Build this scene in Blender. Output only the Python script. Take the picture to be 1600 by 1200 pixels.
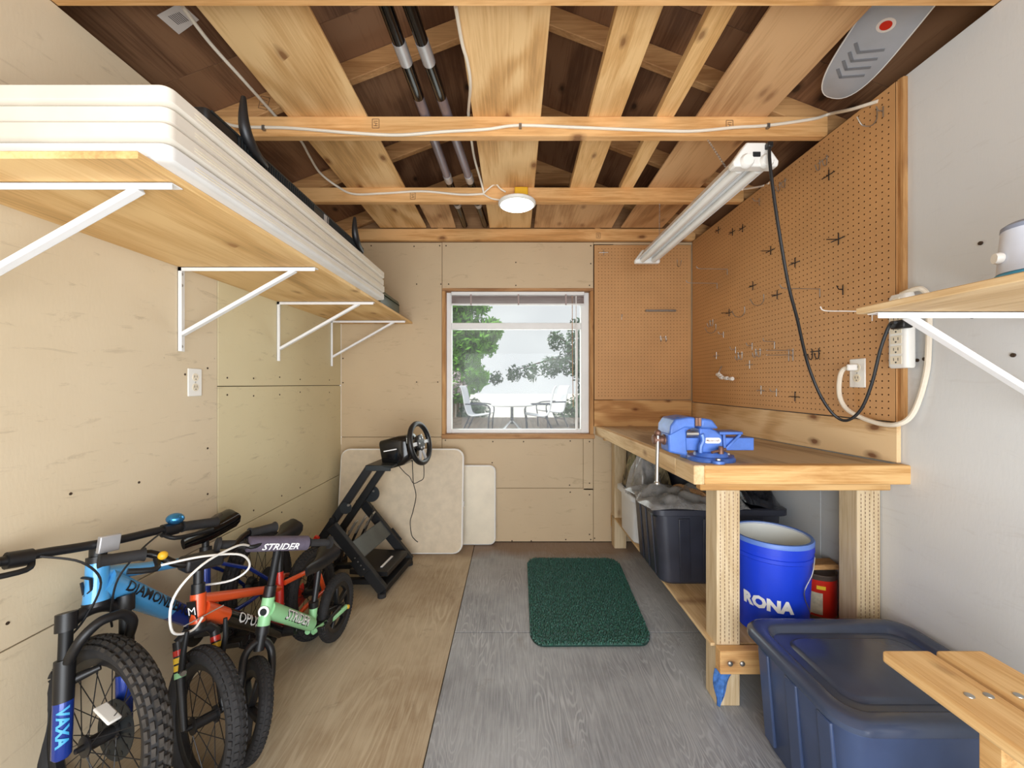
import bpy, bmesh, math, random
from mathutils import Vector, Matrix
random.seed(7)
for o in list(bpy.data.objects): bpy.data.objects.remove(o)
scene = bpy.context.scene
C = scene.collection

# ---------------------------------------------------------------- camera
CAM_Z = 1.231
FPX = 622.0                      # focal length in pixels of the 1600x1200 frame
cam = bpy.data.cameras.new('camera'); cam.sensor_width = 36.0; cam.lens = FPX / 1600 * 36.0
cam.clip_start = 0.02; cam.clip_end = 300
camo = bpy.data.objects.new('camera', cam); C.objects.link(camo)
camo.location = (0, 0, CAM_Z); camo.rotation_euler = (math.radians(90), 0, 0)
scene.camera = camo

# ---------------------------------------------------------------- world, sun, daylight, exposure
world = bpy.data.worlds.new('World'); scene.world = world; world.use_nodes = True
wn = world.node_tree.nodes; wl = world.node_tree.links
wn['Background'].inputs['Color'].default_value = (0.97, 0.98, 1.0, 1); wn['Background'].inputs['Strength'].default_value = 0.90
sun = bpy.data.lights.new('sun', 'SUN'); sun.energy = 3.0; sun.angle = math.radians(2); sun.color = (1, .96, .88)
suno = bpy.data.objects.new('sun', sun); C.objects.link(suno)
suno.rotation_euler = (math.radians(38), 0, math.radians(-50))
def area(name, loc, rot, sx, sy, power, col):
    l = bpy.data.lights.new(name, 'AREA'); l.shape = 'RECTANGLE'; l.size = sx; l.size_y = sy; l.energy = power; l.color = col
    o = bpy.data.objects.new(name, l); C.objects.link(o); o.location = loc; o.rotation_euler = [math.radians(a) for a in rot]
    return o
# daylight of the open doorway behind the photographer and of the window in the back wall
area('doorway_daylight', (0.1, -0.95, 0.98), (112, 0, 0), 2.0, 1.8, 88, (0.91, 0.955, 1.0))
area('window_daylight', (0.045, 3.30, 1.36), (-90, 0, 0), 1.0, 1.0, 9, (0.97, 1.0, 0.94))
scene.view_settings.view_transform = 'Standard'; scene.view_settings.look = 'None'
scene.view_settings.exposure = 0.08; scene.view_settings.gamma = 1.0; scene.view_settings.use_curve_mapping = False

# ---------------------------------------------------------------- helpers: materials
def lin(c):
    c = [x / 255.0 for x in c]
    return tuple((x / 12.92 if x <= .04045 else ((x + .055) / 1.055) ** 2.4) for x in c) + (1.0,)
def newmat(name):
    m = bpy.data.materials.new(name); m.use_nodes = True
    nt = m.node_tree; b = nt.nodes['Principled BSDF']
    return m, nt, nt.nodes, nt.links, b
def coords(nt, scale, rot=(0, 0, 0), rand=True):
    n = nt.nodes; l = nt.links
    tc = n.new('ShaderNodeTexCoord'); mp = n.new('ShaderNodeMapping')
    mp.inputs['Scale'].default_value = scale; mp.inputs['Rotation'].default_value = rot
    if rand:
        oi = n.new('ShaderNodeObjectInfo'); ad = n.new('ShaderNodeVectorMath'); ad.operation = 'ADD'
        ml = n.new('ShaderNodeMath'); ml.operation = 'MULTIPLY'; ml.inputs[1].default_value = 17.0
        l.new(oi.outputs['Random'], ml.inputs[0]); l.new(tc.outputs['Object'], ad.inputs[0]); l.new(ml.outputs[0], ad.inputs[1])
        l.new(ad.outputs[0], mp.inputs['Vector'])
    else: l.new(tc.outputs['Object'], mp.inputs['Vector'])
    return mp.outputs['Vector']
def ramp(nt, fac, stops):
    r = nt.nodes.new('ShaderNodeValToRGB'); e = r.color_ramp.elements
    while len(e) > 1: e.remove(e[-1])
    e[0].position, e[0].color = stops[0]
    for p, c in stops[1:]:
        k = e.new(p); k.color = c
    nt.links.new(fac, r.inputs['Fac']); return r.outputs['Color']
def noise(nt, vec, scale, detail=5, rough=.55, dist=0.0):
    k = nt.nodes.new('ShaderNodeTexNoise'); k.inputs['Scale'].default_value = scale; k.inputs['Detail'].default_value = detail
    k.inputs['Roughness'].default_value = rough; k.inputs['Distortion'].default_value = dist
    nt.links.new(vec, k.inputs['Vector']); return k.outputs['Fac']
def mth(nt, op, a, b=None):
    k = nt.nodes.new('ShaderNodeMath'); k.operation = op
    for i, v in enumerate((a, b)):
        if v is None: continue
        if isinstance(v, (int, float)): k.inputs[i].default_value = v
        else: nt.links.new(v, k.inputs[i])
    return k.outputs[0]
def mix(nt, fac, a, b, mode='MIX'):
    k = nt.nodes.new('ShaderNodeMix'); k.data_type = 'RGBA'; k.blend_type = mode
    for s, v in ((0, fac), (6, a), (7, b)):
        if isinstance(v, (int, float)): k.inputs[s].default_value = v
        elif isinstance(v, tuple): k.inputs[s].default_value = v
        else: nt.links.new(v, k.inputs[s])
    return k.outputs[2]
def bump(nt, b, h, strength=.2, dist=.005):
    k = nt.nodes.new('ShaderNodeBump'); k.inputs['Strength'].default_value = strength; k.inputs['Distance'].default_value = dist
    nt.links.new(h, k.inputs['Height']); nt.links.new(k.outputs['Normal'], b.inputs['Normal'])
def plain(name, c, rough=.5, metal=0.0, var=.06, vs=8.0, coat=0.0, spec=None, bmp=0.0, bs=200):
    m, nt, n, l, b = newmat(name); col = lin(c)
    v = coords(nt, (1, 1, 1)); f = noise(nt, v, vs, 4)
    lo = tuple(x * (1 - var * 1.6) for x in col[:3]) + (1,); hi = tuple(min(1, x * (1 + var * 1.6)) for x in col[:3]) + (1,)
    l.new(ramp(nt, f, [(.3, lo), (.7, hi)]), b.inputs['Base Color'])
    b.inputs['Roughness'].default_value = rough; b.inputs['Metallic'].default_value = metal; b.inputs['Coat Weight'].default_value = coat
    if spec is not None: b.inputs['Specular IOR Level'].default_value = spec
    if bmp: bump(nt, b, noise(nt, v, bs, 3), bmp, .002)
    return m
def wood(name, c1, c2, axis='X', s=1.0, knots=0.5, rough=.65, cath=0.0, kcol=(110, 65, 35), fine=.35, thin=None):
    m, nt, n, l, b = newmat(name)
    i = 'XYZ'.index(axis)
    def st(al, ac): k = [ac * s] * 3; k[i] = al * s; return tuple(k)
    v1 = coords(nt, st(1.0, 7.0)); f1 = noise(nt, v1, 1.6, 5, .6, .8)
    v2 = coords(nt, st(3.0, 90.0)); f2 = noise(nt, v2, 1.5, 4, .6, .2)
    f = f1
    if cath:
        v3 = coords(nt, st(.9, 3.2)); f3 = noise(nt, v3, 1.1, 2, .45, .5)
        sn = mth(nt, 'SINE', mth(nt, 'MULTIPLY', f3, cath)); sn = mth(nt, 'MULTIPLY', mth(nt, 'ADD', sn, 1.0), .5)
        f = mth(nt, 'ADD', mth(nt, 'MULTIPLY', f1, .62), mth(nt, 'MULTIPLY', sn, .30)); f = mth(nt, 'ADD', f, .04)
    f = mth(nt, 'ADD', mth(nt, 'MULTIPLY', f, 1 - fine), mth(nt, 'MULTIPLY', f2, fine))
    a, d = lin(c1), lin(c2)
    dk = tuple(x * .72 for x in d[:3]) + (1,)
    col = ramp(nt, f, [(.30, dk), (.42, d), (.58, a)])
    if knots:
        vk = coords(nt, st(3.2, 6.5)); vo = n.new('ShaderNodeTexVoronoi'); vo.voronoi_dimensions = '2D'; vo.inputs['Scale'].default_value = 1.0
        t_ = thin or {'X': 'Y', 'Y': 'Z', 'Z': 'Y'}[axis]; w_ = [c for c in 'XYZ' if c not in (axis, t_)][0]
        sx_ = n.new('ShaderNodeSeparateXYZ'); cx_ = n.new('ShaderNodeCombineXYZ'); l.new(vk, sx_.inputs[0]); l.new(sx_.outputs[axis], cx_.inputs[0]); l.new(sx_.outputs[w_], cx_.inputs[1]); l.new(cx_.outputs[0], vo.inputs['Vector'])
        kf = mth(nt, 'ADD', vo.outputs['Distance'], mth(nt, 'MULTIPLY', noise(nt, vk, 6, 2), .08))
        kr = ramp(nt, kf, [(.085, (1, 1, 1, 1)), (.115, (.55, .55, .55, 1)), (.19, (0, 0, 0, 1))])
        sep = n.new('ShaderNodeSeparateColor'); l.new(vo.outputs['Color'], sep.inputs[0])
        gate = mth(nt, 'MULTIPLY', kr, mth(nt, 'GREATER_THAN', sep.outputs[0], .5))
        col = mix(nt, mth(nt, 'MULTIPLY', gate, knots), col, lin(kcol))
    l.new(col, b.inputs['Base Color']); b.inputs['Roughness'].default_value = rough; b.inputs['Specular IOR Level'].default_value = .3
    bump(nt, b, f, .18, .003)
    return m
def paint(name, c, c2, rough=.55, scuff=.35, scol=(120, 95, 65)):
    m, nt, n, l, b = newmat(name)
    v = coords(nt, (1, 1, 1), rand=False)
    f = noise(nt, v, 1.3, 4, .55)
    col = ramp(nt, f, [(.35, lin(c)), (.68, lin(c2))])
    sf = noise(nt, coords(nt, (2, 2, 9), rand=False), 3.0, 8, .7, 1.0)
    col = mix(nt, mth(nt, 'MULTIPLY', ramp(nt, sf, [(.58, (0, 0, 0, 1)), (.72, (1, 1, 1, 1))]), scuff), col, lin(scol))
    sp = n.new('ShaderNodeTexVoronoi'); sp.inputs['Scale'].default_value = 11.0; l.new(v, sp.inputs['Vector'])
    gate = ramp(nt, noise(nt, v, 7.0, 1), [(.58, (0, 0, 0, 1)), (.62, (1, 1, 1, 1))])
    spk = mth(nt, 'MULTIPLY', ramp(nt, sp.outputs['Distance'], [(.03, (1, 1, 1, 1)), (.05, (0, 0, 0, 1))]), gate)
    col = mix(nt, mth(nt, 'MULTIPLY', spk, .5), col, lin((95, 75, 50)))
    l.new(col, b.inputs['Base Color']); b.inputs['Roughness'].default_value = rough; b.inputs['Specular IOR Level'].default_value = .35
    bump(nt, b, noise(nt, coords(nt, (60, 60, 18), rand=False), 2.0, 4), .12, .003)
    return m

# ---------------------------------------------------------------- helpers: meshes
class MB:
    def __init__(s, M=None): s.v = []; s.f = []; s.M = M
    def add(s, vs, fs):
        k = len(s.v)
        s.v += [(s.M @ Vector(p)) if s.M else Vector(p) for p in vs]
        s.f += [tuple(i + k for i in f) for f in fs]
        return s
    def box(s, a, b):
        (x0, y0, z0), (x1, y1, z1) = a, b
        return s.add([(x0, y0, z0), (x1, y0, z0), (x1, y1, z0), (x0, y1, z0), (x0, y0, z1), (x1, y0, z1), (x1, y1, z1), (x0, y1, z1)],
                     [(3, 2, 1, 0), (4, 5, 6, 7), (0, 1, 5, 4), (1, 2, 6, 5), (2, 3, 7, 6), (3, 0, 4, 7)])
    def bar(s, p, q, w, h, up=(0, 0, 1)):
        p, q = Vector(p), Vector(q); d = (q - p).normalized(); u = Vector(up)
        a = d.cross(u); a = a.normalized() if a.length > 1e-6 else Vector((1, 0, 0)); c = a.cross(d).normalized()
        a = a * w / 2; c = c * h / 2
        return s.add([p - a - c, p + a - c, p + a + c, p - a + c, q - a - c, q + a - c, q + a + c, q - a + c],
                     [(3, 2, 1, 0), (4, 5, 6, 7), (0, 1, 5, 4), (1, 2, 6, 5), (2, 3, 7, 6), (3, 0, 4, 7)])
    def tube(s, pts, r, n=8, closed=False):
        pts = [Vector(p) for p in pts]; N = len(pts); vs = []; fs = []
        rs = r if isinstance(r, (list, tuple)) else [r] * N
        ref = None
        for i, p in enumerate(pts):
            a = pts[(i - 1) % N] if (i or closed) else p; b = pts[(i + 1) % N] if (i < N - 1 or closed) else p
            t = (b - a).normalized() if (b - a).length > 1e-9 else Vector((0, 0, 1))
            if ref is None: ref = t.orthogonal().normalized()
            ref = (ref - t * ref.dot(t)); ref = ref.normalized() if ref.length > 1e-6 else t.orthogonal().normalized()
            w = t.cross(ref)
            for k in range(n):
                an = 2 * math.pi * k / n; vs.append(p + (ref * math.cos(an) + w * math.sin(an)) * rs[i])
        for i in range(N if closed else N - 1):
            j = (i + 1) % N
            for k in range(n): k2 = (k + 1) % n; fs.append((i * n + k, i * n + k2, j * n + k2, j * n + k))
        if not closed: fs += [tuple(range(n - 1, -1, -1)), tuple((N - 1) * n + k for k in range(n))]
        return s.add(vs, fs)
    def cyl(s, p, q, r0, r1=None, n=16): return s.tube([p, q], [r0, r0 if r1 is None else r1], n)
    def lathe(s, c, axis, prof, n=24, cap=True):
        ax = Vector(axis).normalized(); a = ax.orthogonal().normalized(); b = ax.cross(a); c = Vector(c); vs = []; fs = []
        for h, r in prof:
            for k in range(n):
                t = 2 * math.pi * k / n; vs.append(c + ax * h + (a * math.cos(t) + b * math.sin(t)) * r)
        for i in range(len(prof) - 1):
            for k in range(n): k2 = (k + 1) % n; fs.append((i * n + k, i * n + k2, (i + 1) * n + k2, (i + 1) * n + k))
        if cap: fs += [tuple(range(n - 1, -1, -1)), tuple((len(prof) - 1) * n + k for k in range(n))]
        return s.add(vs, fs)
    def prism(s, poly, off):
        off = Vector(off); n = len(poly); p = [Vector(x) for x in poly]
        return s.add(p + [x + off for x in p], [tuple(range(n - 1, -1, -1)), tuple(range(n, 2 * n))] + [(i, (i + 1) % n, n + (i + 1) % n, n + i) for i in range(n)])
    def loft(s, rings, cap0=True, cap1=True):
        n = len(rings[0]); vs = [p for r in rings for p in r]; fs = []
        for i in range(len(rings) - 1):
            for k in range(n): k2 = (k + 1) % n; fs.append((i * n + k, i * n + k2, (i + 1) * n + k2, (i + 1) * n + k))
        if cap0: fs.append(tuple(range(n - 1, -1, -1)))
        if cap1: fs.append(tuple((len(rings) - 1) * n + k for k in range(n)))
        return s.add(vs, fs)
    def sphere(s, c, r, sc=(1, 1, 1), nu=14, nv=8):
        c = Vector(c); rings = []
        for j in range(nv + 1):
            ph = -math.pi / 2 + math.pi * j / nv; rr = max(math.cos(ph), 1e-3)
            rings.append([(c.x + r * sc[0] * rr * math.cos(2 * math.pi * k / nu), c.y + r * sc[1] * rr * math.sin(2 * math.pi * k / nu), c.z + r * sc[2] * math.sin(ph)) for k in range(nu)])
        return s.loft(rings)
    def build(s, name, mat, parent=None, smooth=False, bev=0.0, seg=2):
        me = bpy.data.meshes.new(name); me.from_pydata([tuple(p) for p in s.v], [], s.f); me.validate(); me.update()
        bm = bmesh.new(); bm.from_mesh(me); bmesh.ops.recalc_face_normals(bm, faces=bm.faces)
        bm.to_mesh(me); bm.free()
        me.materials.append(mat)
        if smooth:
            for p in me.polygons: p.use_smooth = True
            try: me.set_sharp_from_angle(angle=math.radians(38))
            except Exception: pass
        o = bpy.data.objects.new(name, me); C.objects.link(o)
        if bev:
            b = o.modifiers.new('bevel', 'BEVEL'); b.width = bev; b.segments = seg; b.limit_method = 'ANGLE'; b.angle_limit = math.radians(40)
            if smooth is False and seg > 1:
                for p in me.polygons: p.use_smooth = True
                try: me.set_sharp_from_angle(angle=math.radians(38))
                except Exception: pass
        if parent is not None: attach(o, parent)
        return o
def wmat(o):
    m = o.matrix_basis.copy()
    if o.parent is not None: m = wmat(o.parent) @ o.matrix_parent_inverse @ m
    return m
def attach(o, parent):
    o.parent = parent; o.matrix_parent_inverse = wmat(parent).inverted()
def tag(o, label, cat, group=None, kind=None):
    if label: o['label'] = label
    if cat: o['category'] = cat
    if group: o['group'] = group
    if kind: o['kind'] = kind
    return o
def thing(name, label, cat, loc=(0, 0, 0), group=None):
    o = bpy.data.objects.new(name, None); o.empty_display_size = .05; C.objects.link(o); o.location = loc
    return tag(o, label, cat, group)
def struct(name, loc=(0, 0, 0), label=None):
    o = bpy.data.objects.new(name, None); o.empty_display_size = .05; C.objects.link(o); o.location = loc; o['kind'] = 'structure'
    if label: o['label'] = label
    return o
def stuff(o): o['kind'] = 'stuff'; return o
def box(name, a, b, mat, parent=None, bev=0.0, seg=1): return MB().box(a, b).build(name, mat, parent, bev=bev, seg=seg)
def spline(pts, n=8):
    P = [Vector(p) for p in pts]; out = []
    for i in range(len(P) - 1):
        p0 = P[max(i - 1, 0)]; p1 = P[i]; p2 = P[i + 1]; p3 = P[min(i + 2, len(P) - 1)]
        for k in range(n):
            t = k / n
            out.append(0.5 * ((2 * p1) + (p2 - p0) * t + (2 * p0 - 5 * p1 + 4 * p2 - p3) * t * t + (3 * p1 - p0 - 3 * p2 + p3) * t ** 3))
    out.append(P[-1]); return out
def rrect(cx, cy, hx, hy, r, z, n=5):
    out = []
    for qx, qy, a0 in ((1, 1, 0), (-1, 1, 90), (-1, -1, 180), (1, -1, 270)):
        for k in range(n + 1):
            a = math.radians(a0 + 90 * k / n); out.append((cx + qx * (hx - r) + r * math.cos(a), cy + qy * (hy - r) + r * math.sin(a), z))
    return out
def text_geo(txt, size, bold=0.0, shear=0.0):
    cu = bpy.data.curves.new('lettering', 'FONT'); cu.body = txt; cu.size = size; cu.offset = bold; cu.shear = shear; cu.resolution_u = 2
    cu.align_x = 'CENTER'; cu.align_y = 'CENTER'
    ob = bpy.data.objects.new('lettering_tmp', cu); C.objects.link(ob)
    me = bpy.data.meshes.new_from_object(ob)
    bm = bmesh.new(); bm.from_mesh(me); bmesh.ops.triangulate(bm, faces=bm.faces)
    for _ in range(4):                                   # short edges, so that the print can follow a curved surface
        lg = [e for e in bm.edges if e.calc_length() > size * .14]
        if not lg: break
        bmesh.ops.subdivide_edges(bm, edges=lg, cuts=1); bmesh.ops.triangulate(bm, faces=bm.faces)
    bm.verts.index_update(); vs = [v.co.copy() for v in bm.verts]; fs = [tuple(v.index for v in f.verts) for f in bm.faces]; bm.free()
    bpy.data.objects.remove(ob); bpy.data.meshes.remove(me); bpy.data.curves.remove(cu)
    return vs, fs
def letters(txt, size, fn, mat, parent, bold=0.0, shear=0.0, name='lettering'):
    vs, fs = text_geo(txt, size, bold, shear)
    me = bpy.data.meshes.new(name); me.from_pydata([tuple(fn(v.x, v.y)) for v in vs], [], fs); me.update(); me.materials.append(mat)
    o = bpy.data.objects.new(name, me); C.objects.link(o)
    if parent is not None: attach(o, parent)
    return o
# a photograph pixel (1600x1200) turned into the place where it lies, at a known depth or on a known plane
def at(x, y, d): return Vector(((x - 800) * d / FPX, d, CAM_Z - (y - 600) * d / FPX))
def onX(x, y, X): return at(x, y, X * FPX / (x - 800))
def onZ(x, y, Z): return at(x, y, (CAM_Z - Z) * FPX / (y - 600))

# ---------------------------------------------------------------- materials
M = {}
M['wall_tan'] = paint('wall_paint_tan', (196, 173, 140), (204, 182, 148))
M['wall_cream'] = paint('wall_paint_cream', (212, 195, 165), (220, 204, 176))
M['wall_bounce_tint'] = paint('wall_cream_bounce_tint', (214, 201, 162), (221, 209, 172))  # yellow-green bounce light on the far left panels, put into their colour
M['wall_white'] = paint('wall_paint_offwhite', (208, 210, 211), (215, 216, 214), scuff=.12)
M['gap'] = plain('dark_gap', (70, 52, 36), .9)
M['joist'] = wood('joist_spruce', (228, 180, 122), (198, 146, 88), 'X', 1.0, .8)
M['rafter'] = wood('rafter_spruce', (208, 160, 106), (174, 126, 78), 'X', 1.0, .6)
M['ply_gold'] = wood('plywood_gold', (238, 200, 144), (212, 166, 108), 'Y', .9, .8, cath=26, kcol=(120, 70, 35))
M['ply_shelf'] = wood('plywood_shelf', (236, 200, 142), (216, 174, 114), 'Y', .9, .6, cath=22, kcol=(140, 85, 40))
M['ply_dull'] = wood('plywood_dull', (214, 174, 128), (186, 144, 100), 'Y', .9, .5, cath=20)
M['pine_y'] = wood('pine_board', (238, 198, 140), (214, 168, 108), 'Y', 1.2, .7)
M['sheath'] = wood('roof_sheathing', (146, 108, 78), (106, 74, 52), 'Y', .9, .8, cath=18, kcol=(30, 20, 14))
M['gable'] = wood('gable_plywood', (172, 132, 92), (140, 102, 68), 'X', .9, .4, cath=16)
def floor_ply(name, base, dark, line, blot, n1=34.0, axis='Y'):
    m, nt, n, l, b = newmat(name)
    sc = (5.0, .8, 1) if axis == 'Y' else (.8, 5.0, 1)
    v = coords(nt, sc, rand=False); f3 = noise(nt, v, 1.0, 3, .5, .35)
    w = mth(nt, 'PINGPONG', mth(nt, 'MULTIPLY', f3, n1), .5)
    ln = ramp(nt, w, [(.06, (1, 1, 1, 1)), (.20, (0, 0, 0, 1))])
    pat = noise(nt, coords(nt, (1, 1, 1), rand=False), 1.4, 5, .6)
    col = ramp(nt, pat, [(.36, lin(dark)), (.60, lin(base))])
    fib = noise(nt, coords(nt, (120, 5, 1) if axis == 'Y' else (5, 120, 1), rand=False), 1.2, 4, .65)
    col = mix(nt, mth(nt, 'MULTIPLY', ramp(nt, fib, [(.42, (0, 0, 0, 1)), (.62, (1, 1, 1, 1))]), .35), col, lin(line))
    pm = ramp(nt, noise(nt, coords(nt, (1, 1, 1), rand=False), 1.9, 3), [(.42, (0, 0, 0, 1)), (.60, (1, 1, 1, 1))])
    col = mix(nt, mth(nt, 'MULTIPLY', mth(nt, 'MULTIPLY', ln, pm), .55), col, lin(line))
    st_ = noise(nt, coords(nt, (1, 1, 1), rand=False), 4.2, 8, .7, .6)
    col = mix(nt, mth(nt, 'MULTIPLY', ramp(nt, st_, [(.60, (0, 0, 0, 1)), (.72, (1, 1, 1, 1))]), .55), col, lin(blot))
    # trodden-in brown dirt along the foot of the back wall
    tc = n.new('ShaderNodeTexCoord'); sp = n.new('ShaderNodeSeparateXYZ'); l.new(tc.outputs['Object'], sp.inputs[0])
    dirt = mth(nt, 'ADD', sp.outputs['Y'], mth(nt, 'MULTIPLY', noise(nt, coords(nt, (1, 1, 1), rand=False), 3.0, 5), .35))
    col = mix(nt, mth(nt, 'MULTIPLY', ramp(nt, mth(nt, 'MULTIPLY', dirt, .25), [(.735, (0, 0, 0, 1)), (.775, (1, 1, 1, 1))]), .75), col, lin((136, 108, 82)))
    l.new(col, b.inputs['Base Color']); b.inputs['Roughness'].default_value = .5; b.inputs['Specular IOR Level'].default_value = .35
    bump(nt, b, mth(nt, 'ADD', fib, mth(nt, 'MULTIPLY', w, .6)), .15, .003)
    return m
M['floor_tan'] = floor_ply('floor_plywood_tan', (186, 170, 144), (150, 128, 100), (202, 188, 162), (110, 92, 74), 12.0)
M['floor_grey'] = floor_ply('floor_plywood_grey', (160, 163, 167), (124, 126, 131), (190, 193, 198), (122, 114, 102), 46.0)
M['bench_pale'] = wood('bench_lumber_pale', (214, 194, 160), (190, 164, 126), 'Z', 1.1, .5)
M['bench_gold'] = wood('bench_lumber_gold', (222, 180, 122), (190, 142, 84), 'X', 1.1, .6)
M['bench_goldy'] = wood('bench_lumber_gold_long', (222, 194, 150), (198, 164, 118), 'Y', 1.1, .6, thin='X')
M['bench_top'] = wood('bench_top_worn', (190, 170, 140), (146, 126, 102), 'Y', .8, .3, cath=14, rough=.6)
M['splash_y'] = wood('backsplash_pine_long', (226, 196, 152), (204, 166, 118), 'Y', 1.0, .9, cath=24, thin='X')
M['splash_x'] = wood('backsplash_pine', (212, 168, 112), (182, 132, 80), 'X', 1.2, .9, cath=24)
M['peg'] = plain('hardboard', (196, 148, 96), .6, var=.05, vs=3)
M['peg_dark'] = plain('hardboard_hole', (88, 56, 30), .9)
M['trim_wood'] = wood('window_casing_wood', (190, 146, 100), (150, 108, 70), 'X', 1.0, .3)
M['strip_z'] = wood('furring_strip', (204, 158, 104), (166, 118, 70), 'Z', 1.0, .4)
M['vinyl'] = plain('white_vinyl', (232, 232, 230), .4, var=.02)
M['white_metal'] = plain('white_enamel', (238, 238, 238), .35, var=.02)
M['white_plastic'] = plain('white_plastic', (232, 230, 224), .4, var=.03)
M['shelf_table'] = plain('shelf_table_white', (220, 218, 214), .5, var=.03)
M['plate_grey'] = plain('plate_grey_metal', (92, 98, 98), .35, .5, var=.1)
M['bell_blue'] = plain('bell_metallic_blue', (64, 140, 200), .2, .8)
M['table_cream'] = plain('table_cream', (218, 210, 196), .45, var=.03)
M['ivory'] = plain('table_ivory', (228, 217, 194), .5, var=.04, bmp=.1)
M['granite'] = plain('table_top_pale', (206, 190, 164), .55, var=.05, vs=20, bmp=.15)
M['black'] = plain('black_plastic', (22, 22, 24), .42, var=.15)
M['black_gloss'] = plain('black_gloss', (14, 14, 16), .12, var=.1)
M['rubber'] = plain('tyre_rubber', (36, 35, 36), .8, var=.2, vs=30, bmp=.2)
M['rubber_dusty'] = plain('tyre_rubber_dusty', (58, 54, 50), .85, var=.5, vs=14)
M['grey_metal'] = plain('dark_grey_metal', (52, 56, 58), .4, .5, var=.1)
M['mat_black_metal'] = plain('matt_black_metal', (26, 27, 29), .5, .3, var=.15)
M['steel'] = plain('bare_steel', (178, 176, 172), .32, .9, var=.1)
M['zinc'] = plain('zinc_screw', (150, 145, 138), .4, .8)
M['rust'] = plain('rusty_steel', (130, 98, 84), .5, .7, var=.25)
M['screw'] = plain('screw_head', (70, 54, 40), .6, .3)
M['blue_light'] = plain('bike_blue', (84, 168, 228), .25, .1, var=.03, coat=.4)
M['blue_deep'] = plain('bike_deep_blue', (28, 58, 148), .25, .2, var=.05, coat=.4)
M['orange'] = plain('bike_orange', (226, 86, 38), .28, .1, var=.05, coat=.4)
M['red'] = plain('red_paint', (200, 42, 28), .3, .0, var=.05, coat=.3)
M['mint'] = plain('bike_mint', (146, 204, 150), .4, var=.04)
M['pad'] = plain('pad_cloth_grey', (92, 84, 100), .9, var=.08, vs=60, bmp=.3)
M['white_ink'] = plain('white_print', (240, 240, 240), .5, var=.01)
M['black_ink'] = plain('black_print', (20, 22, 28), .5, var=.02)
M['sky_ink'] = plain('light_blue_print', (70, 170, 225), .4, var=.02)
M['yellow_ink'] = plain('yellow_print', (236, 196, 50), .4, var=.02)
M['vise_blue'] = plain('vise_blue_enamel', (72, 112, 192), .42, .1, var=.16, vs=14, coat=.2)
M['bucket_blue'] = plain('bucket_blue', (26, 62, 205), .35, var=.04)
M['bucket_in'] = plain('bucket_inside_white', (236, 238, 232), .5, var=.02)
M['bucket_rim'] = plain('bucket_rim_blue', (96, 130, 205), .4, var=.04)
M['tote_black'] = plain('tote_black', (46, 48, 58), .38, var=.12)
M['tote_navy'] = plain('tote_navy', (62, 76, 108), .3, var=.06)
M['lid_slate'] = plain('tote_lid_slate', (62, 72, 94), .22, var=.06)
M['tub_white'] = plain('tub_frosted_white', (212, 214, 216), .35, var=.03)
M['turf'] = plain('green_turf', (30, 80, 68), .6, var=.5, vs=90)
M['turf_base'] = plain('turf_backing', (18, 50, 44), .9)
M['cable_white'] = plain('cable_white', (230, 220, 202), .5, var=.04)
M['cable_black'] = plain('cable_black', (24, 24, 26), .5)
M['yellow'] = plain('yellow_plastic', (226, 176, 40), .45)
M['silver_tape'] = plain('silver_tape', (190, 190, 192), .4, .5)
M['pole_glare_grey'] = plain('pole_glare_grey', (128, 120, 128), .3, .3, var=.1)  # glare on the black poles, painted as a grey tone
M['green_case'] = plain('dark_green_case', (48, 62, 48), .4, var=.1)
M['rag'] = plain('blue_rag', (62, 106, 168), .9, var=.25, vs=60)
M['skate'] = plain('deck_grey', (168, 172, 178), .4, var=.05)
M['skate_mark'] = plain('deck_dark_grey', (118, 122, 128), .5)
M['stool'] = wood('stool_pine', (232, 196, 140), (208, 162, 104), 'Y', 1.2, .35)
M['turq'] = plain('turquoise_plastic', (72, 158, 196), .4)
M['lid_grey'] = plain('lid_grey', (140, 150, 172), .4)
M['canister'] = plain('canister_white', (214, 222, 238), .35)
M['paper'] = plain('paper_label', (206, 196, 170), .8, var=.1, vs=60)
M['pages'] = plain('sticker_white', (222, 214, 206), .7)
M['can_metal'] = plain('tin_can', (140, 124, 112), .4, .7, var=.2)
def emit(name, c, s):
    m, nt, n, l, b = newmat(name); b.inputs['Base Color'].default_value = lin(c); b.inputs['Emission Color'].default_value = lin(c); b.inputs['Emission Strength'].default_value = s
    return m
M['led'] = emit('led_diffuser', (255, 248, 238), 7.0)
M['tube'] = emit('fluorescent_tube', (245, 238, 232), .0)
def glass_mat():
    m, nt, n, l, b = newmat('window_glass'); out = n['Material Output']
    tr = n.new('ShaderNodeBsdfTransparent'); tr.inputs['Color'].default_value = (.90, .92, .92, 1)
    df = n.new('ShaderNodeBsdfTranslucent'); df.inputs['Color'].default_value = (.85, .85, .85, 1)
    gl = n.new('ShaderNodeBsdfGlossy'); gl.inputs['Roughness'].default_value = .02
    fr = n.new('ShaderNodeFresnel'); fr.inputs['IOR'].default_value = 1.16
    m1 = n.new('ShaderNodeMixShader'); v = coords(nt, (1, 1, 1), rand=False)
    l.new(ramp(nt, noise(nt, v, 2.5, 5), [(.35, (.01, .01, .01, 1)), (.7, (.05, .05, .05, 1))]), m1.inputs[0])
    l.new(tr.outputs[0], m1.inputs[1]); l.new(df.outputs[0], m1.inputs[2])
    m2 = n.new('ShaderNodeMixShader'); l.new(fr.outputs[0], m2.inputs[0]); l.new(m1.outputs[0], m2.inputs[1]); l.new(gl.outputs[0], m2.inputs[2])
    l.new(m2.outputs[0], out.inputs['Surface']); return m
M['glass'] = glass_mat()
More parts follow.
